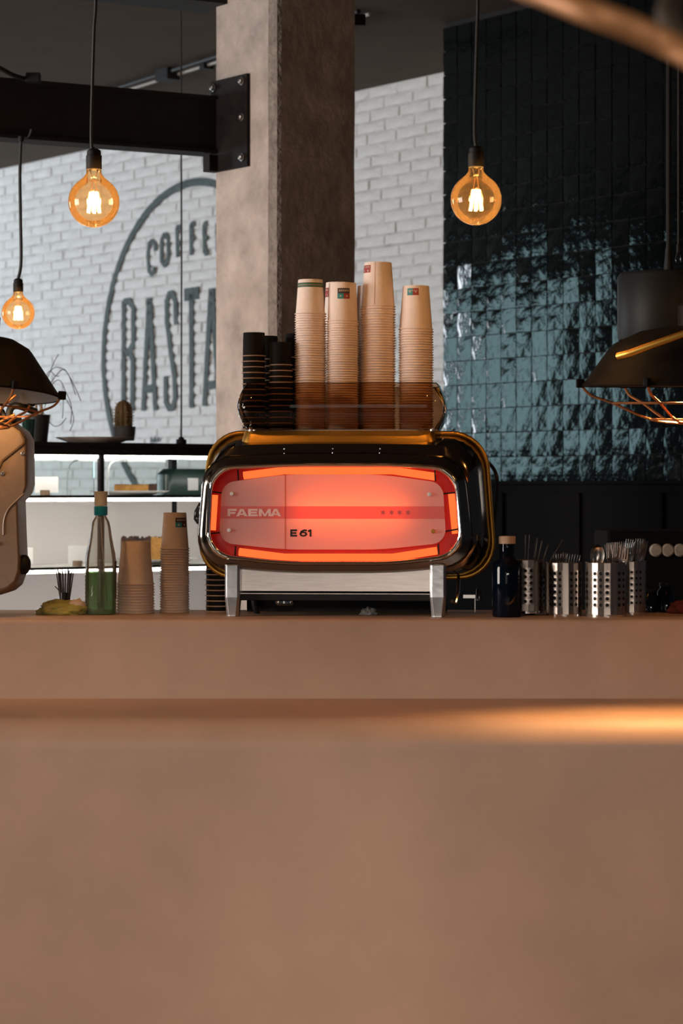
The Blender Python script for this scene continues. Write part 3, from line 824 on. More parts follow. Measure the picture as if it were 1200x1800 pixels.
# legs
def leg(pxa, pxb, y, name='leg'):
    x0_, zt = ml(pxa, 992, y); x1_, _ = ml(pxb, 992, y); d = .045; w_ = x1_-x0_; zm = ml(pxa, 1050, y)[1]
    def sec(z, k, ins):
        c_ = .006+.004*k
        xa_, xb_ = x0_+ins, x1_-ins; ya, yb = y+ins, y+d-ins
        return [Vector(p) for p in ((xa_+c_, ya, z), (xb_-c_, ya, z), (xb_, ya+c_, z), (xb_, yb-c_, z), (xb_-c_, yb, z), (xa_+c_, yb, z), (xa_, yb-c_, z), (xa_, ya+c_, z))]
    mb = MB(); mb.loft([sec(zt, 0, .001), sec(zt-.003, 0, 0), sec(zm, 0, 0), sec(.004, .5, .0035), sec(0, .5, .0035)], 0, True, True, True)
    mb.build(name, M['alu'], mach, bevel=.0012)
leg(394.5, 421, 0.005); leg(755, 783.5, 0.005); leg(394, 419, .33); leg(757, 783, .33)
MB().box((xa-.01, .30, .0006), (xb+.03, .36, zd)).build('dark_backing', M['black'], mach)  # black block added to keep the gap under the machine dark
# pipes, tap and cup under the machine
def ml3(px, py, y): x, z = ml(px, py, y); return Vector((x, y, z))
MB().tube(spline([ml3(446, 1040, .14), ml3(447, 1062, .15), ml3(452, 1078, .17)], 6), .008, 8).build('drain_pipe', M['rubber'], mach, True)
c = ml3(500, 1056, .10); MB().lathe([(.026, 0), (.026, -.006), (.020, -.012), (.004, -.013)], 18, c, 0, True, True).build('drain_cup', M['chrome'], mach, True)
c = ml3(806, 1062, .16)
MB().tube([ml3(806, 1000, .20), ml3(805, 1040, .19), ml3(800, 1060, .17)], .005, 8).build('steam_pipe', M['chrome'], mach, True)
MB().tube([ml3(792, 1056, .24), ml3(800, 1056, .24)], .006, 8).build('pipe_nut', M['chrome'], mach, True)
c = ml3(825, 1048, .26); mb = MB(); mb.box((c.x-.018, .25, c.z-.006), (c.x+.017, .28, c.z+.005)); mb.box((c.x+.0135, .252, 0.001), (c.x+.017, .275, c.z-.006)); mb.build('tray_bracket', M['chrome'], mach, bevel=.001)
MB().lathe([(.009, -.01), (.009, .02), (.006, .024)], 12, ml3(842, 1049, .29), 0, True, True).build('tap_nut', M['black_gloss'], mach, True)
# hoop joint collar
p_ = ml3(856.5, 890, .20); MB().tube([p_+Vector((-.016, -.002, .0)), p_+Vector((.008, -.002, .001))], .003, 8).build('hoop_clip', M['chrome'], mach, True)
# lever on the left flank and hose on the right
q = [ml3(352, 884, .10), ml3(346, 900, .10), ml3(344.5, 912, .10), ml3(348, 921, .10)]
MB().tube(q, [.004, .0075, .007, .003], 10).build('side_lever', M['black_gloss'], mach, True)
for px, py in ((350.5, 891), (346, 911)):
    MB().lathe([(.003, 0), (.002, .003)], 8, ml3(px, py, .092), 0, True, True, Matrix.Rotation(R(90), 4, 'X')).build('lever_screw', M['chrome'], mach)
q = spline([ml3(848, 806, .28), ml3(866, 822, .28), ml3(874, 846, .28), ml3(872, 890, .28), ml3(864, 938, .28), ml3(862, 950, .27)], 8)
MB().tube(q, .0048, 8).build('power_hose', M['black_gloss'], mach, True)
# grey rag under the machine
def lump(name, c, sx, sy, sz, m, seed, parent=None, nu=28, nv=14, amp=.25, flat=True, freq=2.2):
    mb = MB(); loops = []
    for i in range(nv+1):
        th = PI*i/nv; l = []
        for j in range(nu):
            ph = 2*PI*j/nu
            d = Vector((math.sin(th)*math.cos(ph), math.sin(th)*math.sin(ph), math.cos(th)))
            k = 1+amp*noise.noise(d*freq+Vector((seed, 0, 0)))+amp*.5*noise.noise(d*freq*2.6+Vector((0, seed, 0)))
            p = Vector((d.x*sx*k, d.y*sy*k, d.z*sz*k))
            if flat: p.z = max(p.z, -sz*.35)+sz*.35
            l.append(p)
        loops.append(l)
    mb.loft(loops); o = mb.build(name, m, parent, True, angle=180); o.location = c; return o
c = P(648, 1080, 6.53); c.z = CT
tag(lump('crumpled_rag', c, .022, .018, .014, M['cloth_grey'], 4.2, amp=.5, freq=4), 'small crumpled grey rag on the counter under the machine', 'rag')

# ------------------------------------------------------------------ pendant bulbs
def pendant(label, px, py_bulb, Y, diam_px, cord_top, group=None, power=9):
    c = P(px, py_bulb, Y); s = diam_px*Y/F/2
    t = thing('pendant_bulb', label, 'lamp', (c.x, c.y, c.z), 0, group)
    prof = []
    for i in range(19):
        a = -PI/2+(PI*.5+R(56))*i/18; prof.append((max(.0004, s*math.cos(a)), s*math.sin(a)))
    prof += [(s*.40, s*.965), (s*.30, s*1.10), (s*.29, s*1.28)]
    MB().lathe(prof, 36).build('glass_globe', M['bulb_glass'], t, True, angle=180)
    MB().lathe([(s*.295, s*1.27), (s*.31, s*1.30), (s*.31, s*1.80), (s*.28, s*1.82), (s*.27, s*2.0), (s*.16, s*2.08), (.004, s*2.09)], 24, cap0=True, cap1=True).build('socket', M['black'], t, True, angle=30)
    mb = MB(); mb.lathe([(s*.20, s*1.26), (s*.12, s*1.1), (s*.07, s*.92), (s*.20, s*.86), (s*.20, s*.83), (.001, s*.82)], 16); mb.build('glass_stem', M['clear'], t, True)
    fil = MB()
    for k in range(6):
        a = 2*PI*k/6+.3; r1_, r2_ = s*.12, s*.25
        fil.tube([(r1_*math.cos(a), r1_*math.sin(a), s*.38), (r2_*math.cos(a+.25), r2_*math.sin(a+.25), -s*.42)], s*.058, 6)
    fil.build('filament', M['filament'], t, True)
    mb = MB()
    for a in (.3, 3.44): mb.tube([(s*.05*math.cos(a), s*.05*math.sin(a), s*.84), (s*.12*math.cos(a), s*.12*math.sin(a), s*.38)], s*.012, 5)
    mb.build('support_wire', M['copper_wire'], t)
    q = [Vector((0, 0, s*2.07))]+[Vector(p)-t.location for p in cord_top]
    MB().tube(spline(q, 8) if len(q) > 2 else q, .0042 if Y < 7 else .0055, 8).build('cord', M['rubber'], t, True)
    l = bpy.data.lights.new('bulb_light', 'POINT'); l.energy = power; l.color = (1.0, .56, .20); l.shadow_soft_size = s*.3
    lo = bpy.data.objects.new('bulb_light', l); COL.objects.link(lo); lo.parent = t; lo.location = (0, 0, -s*.02)
    return t
PB = 'globe bulbs hanging over the bar'
b1 = pendant('amber globe bulb hanging in front of the steel beam at upper left', 165, 355, 5.9, 90, [P(160.5, 240, 5.9), P(165, 60, 5.9), P(169, -60, 5.9), P(170, 860-(CEIL-EYE)*F/5.9, 5.9)], PB)
b2 = pendant('amber globe bulb hanging against the black tile wall at right', 836.5, 351, 5.9, 90, [P(834, 220, 5.9), P(838, 60, 5.9), P(840, -60, 5.9), P(842, 860-(CEIL-EYE)*F/5.9, 5.9)], PB)
b3 = pendant('smaller-looking globe bulb at far left hanging below the steel beam on a cord', 32, 550, 8.15, 58, [P(37, 460, 8.15), P(36, 380, 8.15), P(35, 300, 8.15), P(37, 243, 8.15)], PB, 9)
b4 = dup_tree(b1, (1.25, 5.9, b1.location.z), 'amber globe bulb of the same row, just right of the picture', PB)
for ch_ in b4.children:
    if ch_.type == 'LIGHT': ch_.data = ch_.data.copy(); ch_.data.energy = 12
mb = MB(); c = P(37, 243, 8.15)
o = thing('cable_clip', 'black cable clip with curled wire under the steel beam at far left', 'clip', c)
MB().tube(spline([(-.01, 0, -.004), (.0, 0, .004), (.02, 0, 0), (.03, 0, .012), (.035, 0, .03)], 5), .005, 6).build('hook', M['rubber'], o, True)
MB().lathe([(.008, -.012), (.010, -.006), (.010, .006)], 10, cap0=True, cap1=True).build('grommet', M['black'], o, True)

# ------------------------------------------------------------------ cage lamps
def cage_lamp(label, c, r, h_sh, r_sh, h_dome, tilt, rz, arm, spread, aim):
    t = thing('cage_lamp', label, 'lamp', c, rz); t.rotation_euler = (tilt[0], tilt[1], rz)
    prof = [(r, -.006), (r+.004, -.002), (r, .003), (r*.97, .010), (r_sh, h_sh), (r_sh*.93, h_sh+h_dome*.25), (r_sh*.6, h_sh+h_dome*.8), (r_sh*.25, h_sh+h_dome), (.02, h_sh+h_dome)]
    MB().lathe(prof, 48, cap1=True).build('shade', M['lamp_black'], t, True, angle=35)
    MB().lathe([(r*.985, -.004), (r*.95, .006), (r_sh*.97, h_sh-.004), (.03, h_sh)], 48).build('shade_inside', M['lamp_inside'], t, True, angle=35)
    MB().lathe([(.03, h_sh+h_dome-.002), (.03, h_sh+h_dome+.05), (.018, h_sh+h_dome+.06), (.018, h_sh+h_dome+.10)], 20, cap1=True).build('lamp_neck', M['lamp_black'], t, True)
    n = 24; ringz = -.045; rr = r*.72
    MB().tube([(rr*math.cos(2*PI*i/40), rr*math.sin(2*PI*i/40), ringz) for i in range(40)], .0028, 6, closed=True).build('guard_ring', M['copper_wire'], t, True)
    MB().tube([(r*.36*math.cos(2*PI*i/30), r*.36*math.sin(2*PI*i/30), -.085) for i in range(30)], .0028, 6, closed=True).build('guard_ring', M['copper_wire'], t, True)
    for k in range(6):
        a = 2*PI*k/6+.0
        e = Vector((math.cos(a), math.sin(a), 0))
        MB().tube(spline([e*(r+.004)+Vector((0, 0, 0)), e*(r*.93)+Vector((0, 0, -.025)), e*rr+Vector((0, 0, ringz)), e*(r*.36)+Vector((0, 0, -.085)), e*.01+Vector((0, 0, -.095))], 5), .0034, 6).build('guard_wire', M['copper_wire'], t, True)
        o = MB().box((-.010, -.007, -.008), (.010, .007, .014)).build('guard_clip', M['lamp_black'], t, bevel=.003)
        o.location = e*(r+.006); o.rotation_euler = (0, 0, a)
    l = bpy.data.lights.new('lamp_light', 'SPOT'); l.energy = arm; l.color = (1.0, .56, .22); l.shadow_soft_size = .03; l.spot_size = R(spread); l.spot_blend = 1.0
    lo = bpy.data.objects.new('lamp_light', l); COL.objects.link(lo); lo.parent = t; lo.location = (0, 0, .005); lo.rotation_euler = (R(aim), 0, 0)
    MB().lathe([(.001, .03), (.016, .034), (.024, .052), (.018, .072), (.014, .08), (.014, max(h_sh, .085))], 16).build('bulb', M['lamp_inside'], t, True)
    return t
LY = 6.22
c = P(-28, 690, LY)
cage_lamp('black enamel cage lamp cut by the left edge above the grinder', c, 133*LY/F, 74*LY/F, 80*LY/F, 26*LY/F, (R(-5), R(3), 0), 0, 5, 130, 38)
LY2 = 5.88
c = P(1212, 676, LY2)
rl = cage_lamp('large black cage lamp cut by the right edge before the tile wall', c, 188*LY2/F, 62*LY2/F, 143*LY2/F, 40*LY2/F, (R(2), R(0), 0), 0, 125, 108, -33)
def rlp(px, py, Y): return P(px, py, Y)-c
o = MB().tube([rlp(1086, 621, 5.68), rlp(1108, 614, 5.65), rlp(1240, 566, 5.60)], .009, 10).build('streak_tube', M['brass'], rl, True)  # tube added to draw the highlight streak along the lamp's shoulder
o.rotation_euler = (0, 0, 0); o['label'] = 'brass tube in place of the bright streak on the shade'
# dark cylinder hanging behind that lamp
c = P(1175, 598, 7.3)
t = thing('dark_drum', 'dark grey drum-shaped housing behind the right cage lamp', 'lamp housing', c)
rr = 90*7.3/F
MB().lathe([(rr*.98, 0), (rr, .008), (rr, .19), (rr*.96, .20), (rr*.10, .21), (rr*.06, .28)], 40, cap0=True, cap1=True).build('drum', M['dark_housing'], t, True, angle=35)
MB().tube([(0, 0, .27), (0, 0, CEIL-c.z)], .008, 8).build('rod', M['black'], t)
c = P(1192, 455, 6.9); t = thing('small_bulb', 'tiny glinting clear bulb near the right edge above the drum', 'lamp', c)
MB().lathe([(.001, -.014), (.008, -.010), (.010, 0), (.006, .012), (.005, .02)], 12).build('glass', M['clear'], t, True)
MB().lathe([(.006, .018), (.006, .04), (.002, .042)], 10, cap1=True).build('socket', M['black'], t, True)
MB().tube([(0, 0, .04), (0, 0, CEIL-c.z)], .003, 6).build('cord', M['rubber'], t)

# out of focus copper tube near the camera at top right
YF = 1.75
q = [P(-200, -900, YF+.25), P(500, -250, YF+.15), P(860, -52, YF+.1), P(960, -10, YF+.04), P(1040, 22, YF), P(1120, 52, YF), P(1180, 80, YF), P(1260, 122, YF-.02), P(1400, 195, YF-.02), P(1800, 420, YF), P(2300, 800, YF+.05)]
t = thing('copper_lamp_arm', 'blurred copper tube slanting across the top right corner close by', 'lamp arm', q[3])
MB().tube(spline([p-q[3] for p in q], 8), .0098, 14).build('tube', M['copper'], t, True)
MB().tube(spline([P(1215, 98, YF)-q[3], P(1180, 45, YF+.03)-q[3], P(1182, 5, YF+.06)-q[3], P(1230, -60, YF+.12)-q[3], P(1500, -300, YF+.3)-q[3]], 6), .010, 12).build('bracket', M['copper_dark'], t, True)

# ------------------------------------------------------------------ pastry case behind, at right angles to the brick wall
E0 = P(180, 860, 9.35); E0.z = 0
EROT = math.atan2(.598, .8016); EX = Vector((.8016, .598, 0)); EY = Vector((-.598, .8016, 0))
def case_x(px, dy=0):
    k = (px-600)/F; ox = E0.x+EY.x*dy; oy = E0.y+EY.y*dy
    return (k*oy-ox)/(EX.x-k*EX.y)
def case_z(py, px=180, dy=0):
    x = case_x(px, dy); Y = E0.y+EX.y*x+EY.y*dy; return EYE-(py-HZ)*Y/F
case = thing('display_case', 'black framed glass pastry case lit by white strips, behind the counter', 'display case', E0, EROT)
X0, X1, DEP = -1.05, .95, .46
zt0, zt1 = case_z(800), case_z(778)
zsh1, zsh2 = case_z(873), case_z(998)
MB().box((X0, 0, zt0), (X1, DEP, zt1)).build('top_frame', M['steel_black'], case, bevel=.004)
MB().box((X0, -.012, zt1-.018), (X1, 0, zt1)).build('top_trim', M['steel_plate'], case)
for px in (180,):
    xx = case_x(px); MB().tube([(xx, .012, zsh2-.5), (xx, .012, zt0)], .014, 12).build('post', M['steel_black'], case, True)
for xx in (X0+.02, X1-.02): MB().box((xx-.018, 0, 0), (xx+.018, .03, zt0)).build('post', M['steel_black'], case)
xx = case_x(299, DEP); MB().box((xx-.010, DEP-.03, 0), (xx+.014, DEP, zt0)).build('post', M['steel_black'], case)
for xx in (X0+.02, X1-.02): MB().box((xx-.018, DEP-.03, 0), (xx+.018, DEP, zt0)).build('post', M['steel_black'], case)
for i, zs in enumerate((zsh1, zsh2)):
    MB().box((X0, .0, zs-.004), (X1, .012, zs+.006)).build('shelf_edge', M['steel_black'], case)
    MB().box((X0, .012, zs-.004), (X1, DEP-.03, zs+.004)).build('shelf', M['white'], case)
for zs in (zt0-.001, zsh1-.006, zsh2-.006):
    MB().box((X0+.04, .010, zs-.011), (X1-.04, .030, zs)).build('light_strip', M['led'], case)
MB().box((X0, .0, .0), (X1, DEP, case_z(1140))).build('plinth', M['steel_black'], case)
MB().box((X0, DEP-.028, case_z(1140)), (X1, DEP-.02, zsh1-.004)).build('back_panel', M['case_back'], case)
MB().box((X0+.04, .002, zsh1+.006), (case_x(166), .006, zt0)).build('glass_pane', M['clear'], case)
MB().box((case_x(194), .002, zsh1+.006), (X1-.04, .006, zt0)).build('glass_pane', M['clear'], case)
MB().box((X0+.04, .002, zsh2+.006), (X1-.04, .006, zsh1-.024)).build('glass_pane', M['clear'], case)
MB().box((X0+.04, DEP-.01, zsh1+.006), (X1-.04, DEP-.006, zt0)).build('glass_pane', M['clear'], case)
# curved end glass inside the upper level
mb = MB(); q = [(0, 0), (0, .07), (.004, .10), (.014, .122), (.03, .135), (.05, .139)]
xx = case_x(189, .05)
mb.tube([(xx+a_, .36, zsh1+.006+b_) for a_, b_ in q], .003, 6)
mb.tube([(xx+a_, .05, zsh1+.006+b_) for a_, b_ in q], .0045, 6); mb.build('curved_glass', thin_glass('frosted_edge_glass', (.9, .93, .92), haze=.5, haze_col=(.9, .93, .92)), case, True)

def on_shelf(px, zs, dy):
    x = case_x(px, dy); p = E0+EX*x+EY*dy; return Vector((p.x, p.y, zs))
def case_px(px, zs, dy):     # metres per pixel there
    return (on_shelf(px, zs, dy).y)/F
Z1, Z2 = zsh1+.0045, zsh2+.0045
# upper shelf: card in a wooden holder, plate with loaf cake, green box
def price_card(label, px, zs, dy, w_px, h_px, cpx):
    c = on_shelf(px, zs, dy); s = case_px(px, zs, dy)
    t = thing('price_card', label, 'sign', c, EROT*.3)
    MB().lathe([(.5*17*s, 0), (.5*17*s, 9.5*s)], 16, cap0=True, cap1=True).build('holder', M['cork_dark'], t, True, angle=30)
    ox = (cpx-px)*s
    MB().box((ox-w_px*s/2, .004, 2*s+.006), (ox+w_px*s/2, .006, h_px*s)).build('card', M['card'], t)
    return t
price_card('blank white card in a brown holder on the upper case shelf', 79, Z1, .10, 41, 33, 82)
price_card('blank white card in a brown holder on the lower case shelf', 136, Z2, .10, 46, 36, 143)
price_card('blank white card at the left end of the lower shelf, beside the grinder', 40, Z2, .16, 40, 34, 38)
def cplate(label, px, zs, dy, w_px, h_px, m='white'):
    c = on_shelf(px, zs, dy); s = case_px(px, zs, dy); r = w_px*s/2
    o = MB().lathe([(r*.55, 0), (r*.6, .003), (r*.95, h_px*s*.8), (r, h_px*s), (r*.96, h_px*s), (r*.6, h_px*s*.45), (.002, h_px*s*.4)], 40, cap0=True).build('cake_plate', M[m], None, True, angle=40)
    o.location = c; tag(o, label, 'plate'); return o, c, s
o, c, s = cplate('white plate under the golden loaf cake on the upper shelf', 228, Z1, .21, 140, 8)
t = thing('loaf_cake', 'golden loaf cake with one dark end on the upper shelf plate', 'cake', (c.x+.02, c.y, c.z+4.2*s), .05)
def cake_piece(name, x0_, x1_, y0_, y1_, z1_, m, parent, seed):
    mb = MB(); nx = 8; loops = []
    for i in range(nx+1):
        x = x0_+(x1_-x0_)*i/nx; j = lambda k: .0025*noise.noise(Vector((x*90, k*3.1, seed)))
        loops.append([Vector((x, y0_+j(1), 0)), Vector((x, y0_+j(2), z1_*.85+j(3))), Vector((x, y0_+(y1_-y0_)*.25, z1_+j(4))), Vector((x, y0_+(y1_-y0_)*.75, z1_+j(5))), Vector((x, y1_+j(6), z1_*.85)), Vector((x, y1_, 0))])
    mb.loft(loops, 0, True, True, True); return mb.build(name, m, parent, True, angle=50)
cake_piece('cake_slice', -.080, -.030, -.04, .05, .034, M['cake'], t, 1); cake_piece('cake_slice', -.029, .055, -.04, .05, .034, M['cake'], t, 2)
cake_piece('cake_end', .056, .088, -.03, .05, .036, M['cake_dark'], t, 3)['label'] = 'dark chocolate end of the cake'
t = thing('green_box', 'deep green rounded tin at the right of the upper shelf', 'tin', on_shelf(318, Z1, .34), EROT)
MB().loft([[Vector((p.x, p.y, z)) for p in rpoly([(-.10, -.05), (.18, -.05), (.18, .05), (-.10, .05)], .03)] for z in (0, .085)]+[[Vector((p.x, p.y, .108)) for p in rpoly([(-.075, -.04), (.16, -.04), (.16, .04), (-.075, .04)], .03)]], 0, True, True, True).build('body', M['deep_green'], t, True, angle=40)
MB().box((.0, -.053, .02), (.05, -.0505, .07)).build('paper_label', M['card'], t)
# lower shelf
o, c, s = cplate('white plate under the dark layered cake on the lower shelf', 272, Z2, .21, 150, 9)
t = thing('layer_cake', 'dark chocolate cake with golden right half on the lower shelf', 'cake', (c.x-.03, c.y, c.z+4.5*s), .05)
cake_piece('cake_body', -.105, .015, -.05, .06, .092, M['cake_dark'], t, 5); cake_piece('cake_body', .016, .075, -.05, .06, .096, M['cake'], t, 6)
mb = MB()
rnd = random.Random(5)
for k in range(26):
    x = rnd.uniform(-.10, .07); y = rnd.uniform(-.045, .05); r = rnd.uniform(.004, .008)
    mb.lathe([(.0005, -r), (r*.8, -r*.6), (r, 0), (r*.7, r*.7), (.0005, r)], 7, (x, y, .094))
mb.build('crumb_topping', M['cake_dark'], t, True)['kind'] = 'stuff'

# on top of the case: plate, cactus, plant, glass
ZT = zt1+.001
def on_top(px, dy): return on_shelf(px, ZT, dy)
c = on_top(167, .16); s = c.y/F; r = 70*s
o = MB().lathe([(r*.6, 0), (r*.65, .002), (r*.97, 8.5*s), (r, 10*s), (r*.96, 9.5*s), (r*.6, 5*s), (.002, 4.5*s)], 40, cap0=True).build('serving_plate', M['plate'], None, True, angle=40)
o.location = c; tag(o, 'shallow pale pinkish plate on top of the display case', 'plate')
c = on_top(217, .17); c.z += 4.9*s; s = c.y/F
t = thing('potted_cactus', 'small brown columnar cactus in a dark grey pot on the pale plate', 'plant', c)
MB().lathe([(.018*1.05, 0), (19*s, .001), (21.5*s, 25*s), (20*s, 25*s), (19*s, 20*s), (.002, 20*s)], 24, cap0=True).build('pot', M['pot_grey'], t, True, angle=35)
mb = MB(); loops = []
for i in range(15):
    u = i/14; z = 20*s+52*s*u; rad = (10.5+4*math.sin(PI*min(1, u*.62+.28)))*s if u < .55 else (14.0*math.sqrt(max(.002, 1-((u-.55)/.45)**2.4)))*s
    l = []
    for j in range(44):
        a = 2*PI*j/44; l.append(Vector((rad*(1+.10*math.cos(11*a))*math.cos(a), rad*(1+.10*math.cos(11*a))*math.sin(a), z)))
    loops.append(l)
mb.loft(loops, 0, True, False, True); mb.build('cactus_body', M['cactus'], t, True, angle=180)
mb = MB(); rnd = random.Random(3)
for k in range(11):
    for i in range(9):
        u = (i+.6)/10; z = 20*s+52*s*u; a = 2*PI*k/11; rad = (12.5+2.5*math.sin(PI*u))*s*(1 if u < .75 else .8)
        for q_ in range(3):
            d = Vector((math.cos(a)+rnd.uniform(-.5, .5), math.sin(a)+rnd.uniform(-.5, .5), rnd.uniform(-.4, .6))).normalized()
            p = Vector((rad*math.cos(a), rad*math.sin(a), z)); mb.tube([p, p+d*.012], [.0011, .0003], 3, cap=False)
mb.build('spines', M['spine'], t)['kind'] = 'stuff'
c = on_top(66, .20); s = c.y/F
t = thing('wiry_plant', 'thin wiry plant in a black pot on the case beside the grinder', 'plant', c)
MB().lathe([(17*s, 0), (22.5*s, 49*s), (20.5*s, 49*s), (19*s, 40*s), (.002, 40*s)], 24, cap0=True).build('pot', M['pot'], t, True, angle=35)
for (dx, w_) in ((-8, .012), (-2, .009), (5, .010)):
    MB().tube(spline([(dx*s, 0, 38*s), (dx*1.3*s, 0, 62*s), (dx*.8*s, 0, 84*s)], 5), [w_*.9]*5+[w_*.6]*6, 8).build('stem', M['tan_stem'], t, True)
strands = [[(95, 664), (112, 650), (130, 680), (140, 704)], [(93, 640), (102, 622)], [(90, 652), (110, 648), (122, 660), (135, 695)], [(100, 690), (118, 706), (128, 735), (121, 757)],
           [(100, 668), (115, 690), (124, 715), (122, 745)], [(105, 690), (110, 705), (108, 735)], [(85, 655), (98, 661), (105, 662)], [(80, 690), (82, 705), (79, 722)], [(60, 690), (50, 700), (46, 718)], [(62, 690), (40, 705), (25, 720)], [(90, 745), (105, 748), (118, 735)]]
for st_ in strands:
    q = [Vector((0.0, 0, 70*s))]+[P(a_, b_, c.y)-c for a_, b_ in st_]
    for i_, v_ in enumerate(q): v_.y += .01*i_*(1 if st_[0][0] > 92 else -1)
    MB().tube(spline(q, 6), .0016, 5).build('leaf_strand', M['leaf'], t, True)
c = on_top(50, .10); s = c.y/F
o = MB().lathe([(9*s, 0), (13*s, 40*s), (12.5*s, 40*s), (8.6*s, .002)], 20, cap0=True).build('green_tumbler', thin_glass('green_tinted_glass', (.35, .55, .48), haze=.2, haze_col=(.1, .2, .17)), None, True)
o.location = c; tag(o, 'green tinted glass tumbler just left of the black plant pot', 'glass')
# cable dropping to the case
c = on_top(318.5, .12); t = thing('drop_cable', 'thin black cable dropping from the ceiling into a gland on the case', 'cable', c)
MB().lathe([(.021, 0), (.021, .018), (.012, .020), (.011, .026), (.004, .03)], 18, cap0=True, cap1=True).build('gland', M['black'], t, True, angle=35)
MB().tube([(0, 0, .03), (.001, 0, .8), (-.003, 0, CEIL-c.z-.001)], .0038, 6).build('strand', M['rubber'], t)

# ------------------------------------------------------------------ counter, left side
# green bottle
c = P(177, 1080, 6.55); c.z = CT; s = 6.55/F
t = thing('green_bottle', 'clear bottle of green liquid with blue collar and grey pourer', 'bottle', c)
bp = [(24, 0), (27, 2), (27.3, 12), (27, 70), (27, 95), (25.3, 108), (22.3, 122), (19.4, 137), (17.4, 152), (15, 163), (12, 168), (9.5, 172), (9.5, 176)]
MB().lathe([(r_*s, z_*s) for r_, z_ in bp], 32, cap0=True).build('bottle_body', M['bottle'], t, True, angle=60)
MB().lathe([(.001, 1*s), (23*s, 1*s), (26*s, 3*s), (26.2*s, 12*s), (26*s, 75*s), (.001, 75*s)], 32).build('liquid', M['liquid'], t, True, angle=50)
mb = MB()
for iz in range(8):
    for ia in range(9):
        a = R(-160+ia*17.5); z = (24+iz*7.2)*s; rr = 27.2*s
        mb.add([Vector((rr*math.cos(a+da)*k, rr*math.sin(a+da)*k, z+dz*s)) for k in (1, 1.03) for da, dz in ((-.10, -2.3), (.10, -2.3), (.10, 2.3), (-.10, 2.3))], [(4, 5, 6, 7), (0, 1, 5, 4), (1, 2, 6, 5), (2, 3, 7, 6), (3, 0, 4, 7)])
mb.build('moulded_grid', M['bottle'], t, True)
MB().lathe([(11.5*s, 174*s), (11.8*s, 175*s), (11.8*s, 189*s), (11*s, 190*s)], 24, cap0=True, cap1=True).build('collar', M['cap_blue'], t, True, angle=35)
MB().lathe([(11*s, 190.5*s), (11.8*s, 200*s), (11.2*s, 207*s), (12.3*s, 215*s), (11.5*s, 216*s)], 20, cap0=True, cap1=True).build('pourer', M['cap_grey'], t, True, angle=35)
MB().tube([(0, 0, 172*s), (.004, 0, 120*s), (.018, 0, 20*s)], .0014, 6).build('dip_tube', M['cap_grey'], t)
mb = MB(); lo, hi = [], []
for i in range(7):
    a = R(-22+i*9); lo.append(Vector((27.6*s*math.cos(a), 27.6*s*math.sin(a), 28*s))); hi.append(Vector((27.6*s*math.cos(a), 27.6*s*math.sin(a), 94*s)))
mb.loft([lo, hi], 0, False); mb.build('dark_sticker', M['ink_black'], t, True)
# cloth
c = P(112, 1078, 6.55); c.z = CT
tag(lump('folded_cloth', c, 44*s, .05, 17*s, M['cloth'], 2.6, nu=56, nv=28, amp=.34, freq=2.4), 'crumpled yellow-green cloth left of the green bottle', 'cloth')
c = P(136, 1060, 6.535); o = lump('paper_scrap', (c.x, c.y, CT+.012), 15*s, .02, 12*s, M['kraft'], 8.1, amp=.3); o.location.z = CT+.017
tag(o, 'small brown crumpled paper lying on the yellow-green cloth', 'paper')
tag(MB().box((-.012, -.006, 0), (.014, .006, .0025)).build('tag', M['kraft'], None, loc=(P(68, 1, 6.55).x, 6.56, CT)), 'small flat paper tag at the left end of the cloth', 'paper')
# dark sticks in a glass
c = P(114, 1074, 6.70); c.z = CT
t = thing('stirrer_glass', 'short dark glass holding brown stirrers behind the cloth', 'glass', c)
MB().lathe([(9*s, 0), (10*s, 34*s), (9.6*s, 34*s), (8.6*s, .003)], 18, cap0=True).build('body', M['black_gloss'], t, True)
rnd = random.Random(11)
for k in range(13):
    u = k/12; bx = (-6+12*u)*s; tx = (-15.5+31*u)*s; topz = (74+rnd.uniform(-6, 4))*s
    yy = rnd.uniform(-.010, .010)*.5
    o = MB().tube([(0, 0, 0), (tx-bx, yy, topz-.008)], .0018, 6).build('stirrer', M['stick'])
    o.location = (c.x+bx, c.y+yy, CT+.008); tag(o, 'thin dark brown stirrer standing in the short glass behind the cloth', 'stirrer', 'brown stirrers in the short glass')
o = MB().tube([(0, 0, 0), (-.016, 0, .018)], .0016, 6).build('stirrer', M['stick']); o.location = (P(108, 1, 6.6).x, 6.62, CT+.05)
o.location = (P(107, 1, 6.69).x-.0, 6.69, CT+34*s); tag(o, 'single stirrer leaning out low at the left of the bunch', 'stirrer', 'brown stirrers in the short glass')

# grinder at far left
GY = 6.30+.10
c = P(-20, 1085, GY); c.z = CT
t = thing('coffee_grinder', 'cream coffee grinder with black knob cut by the left edge', 'coffee grinder', c)
gp = [(-75, 742), (18, 741.5), (40, 757), (48, 772), (49, 850), (45, 865), (32, 881), (34, 940), (36, 985), (35, 1010), (28, 1030), (15, 1041), (0, 1046), (-75, 1048)]
poly = [P(a_, b_, GY)-c for a_, b_ in gp]
inner = []
cx_ = sum(p.x for p in poly)/len(poly); cz_ = sum(p.z for p in poly)/len(poly)
mb = MB(); D0, D1 = -.012, .16
def shr(k): return [Vector((cx_+(p.x-cx_)*k, 0, cz_+(p.z-cz_)*k)) for p in poly]
loops = []
for k, y in ((.93, D0-.006), (.965, D0), (.99, D0+.012), (1, D0+.03), (1, D1-.02), (.97, D1)):
    loops.append([Vector((p.x, y, p.z)) for p in shr(k)])
mb.loft(loops, 0, True, True, True); mb.build('body', M['grinder'], t, True, angle=28, bevel=.003)
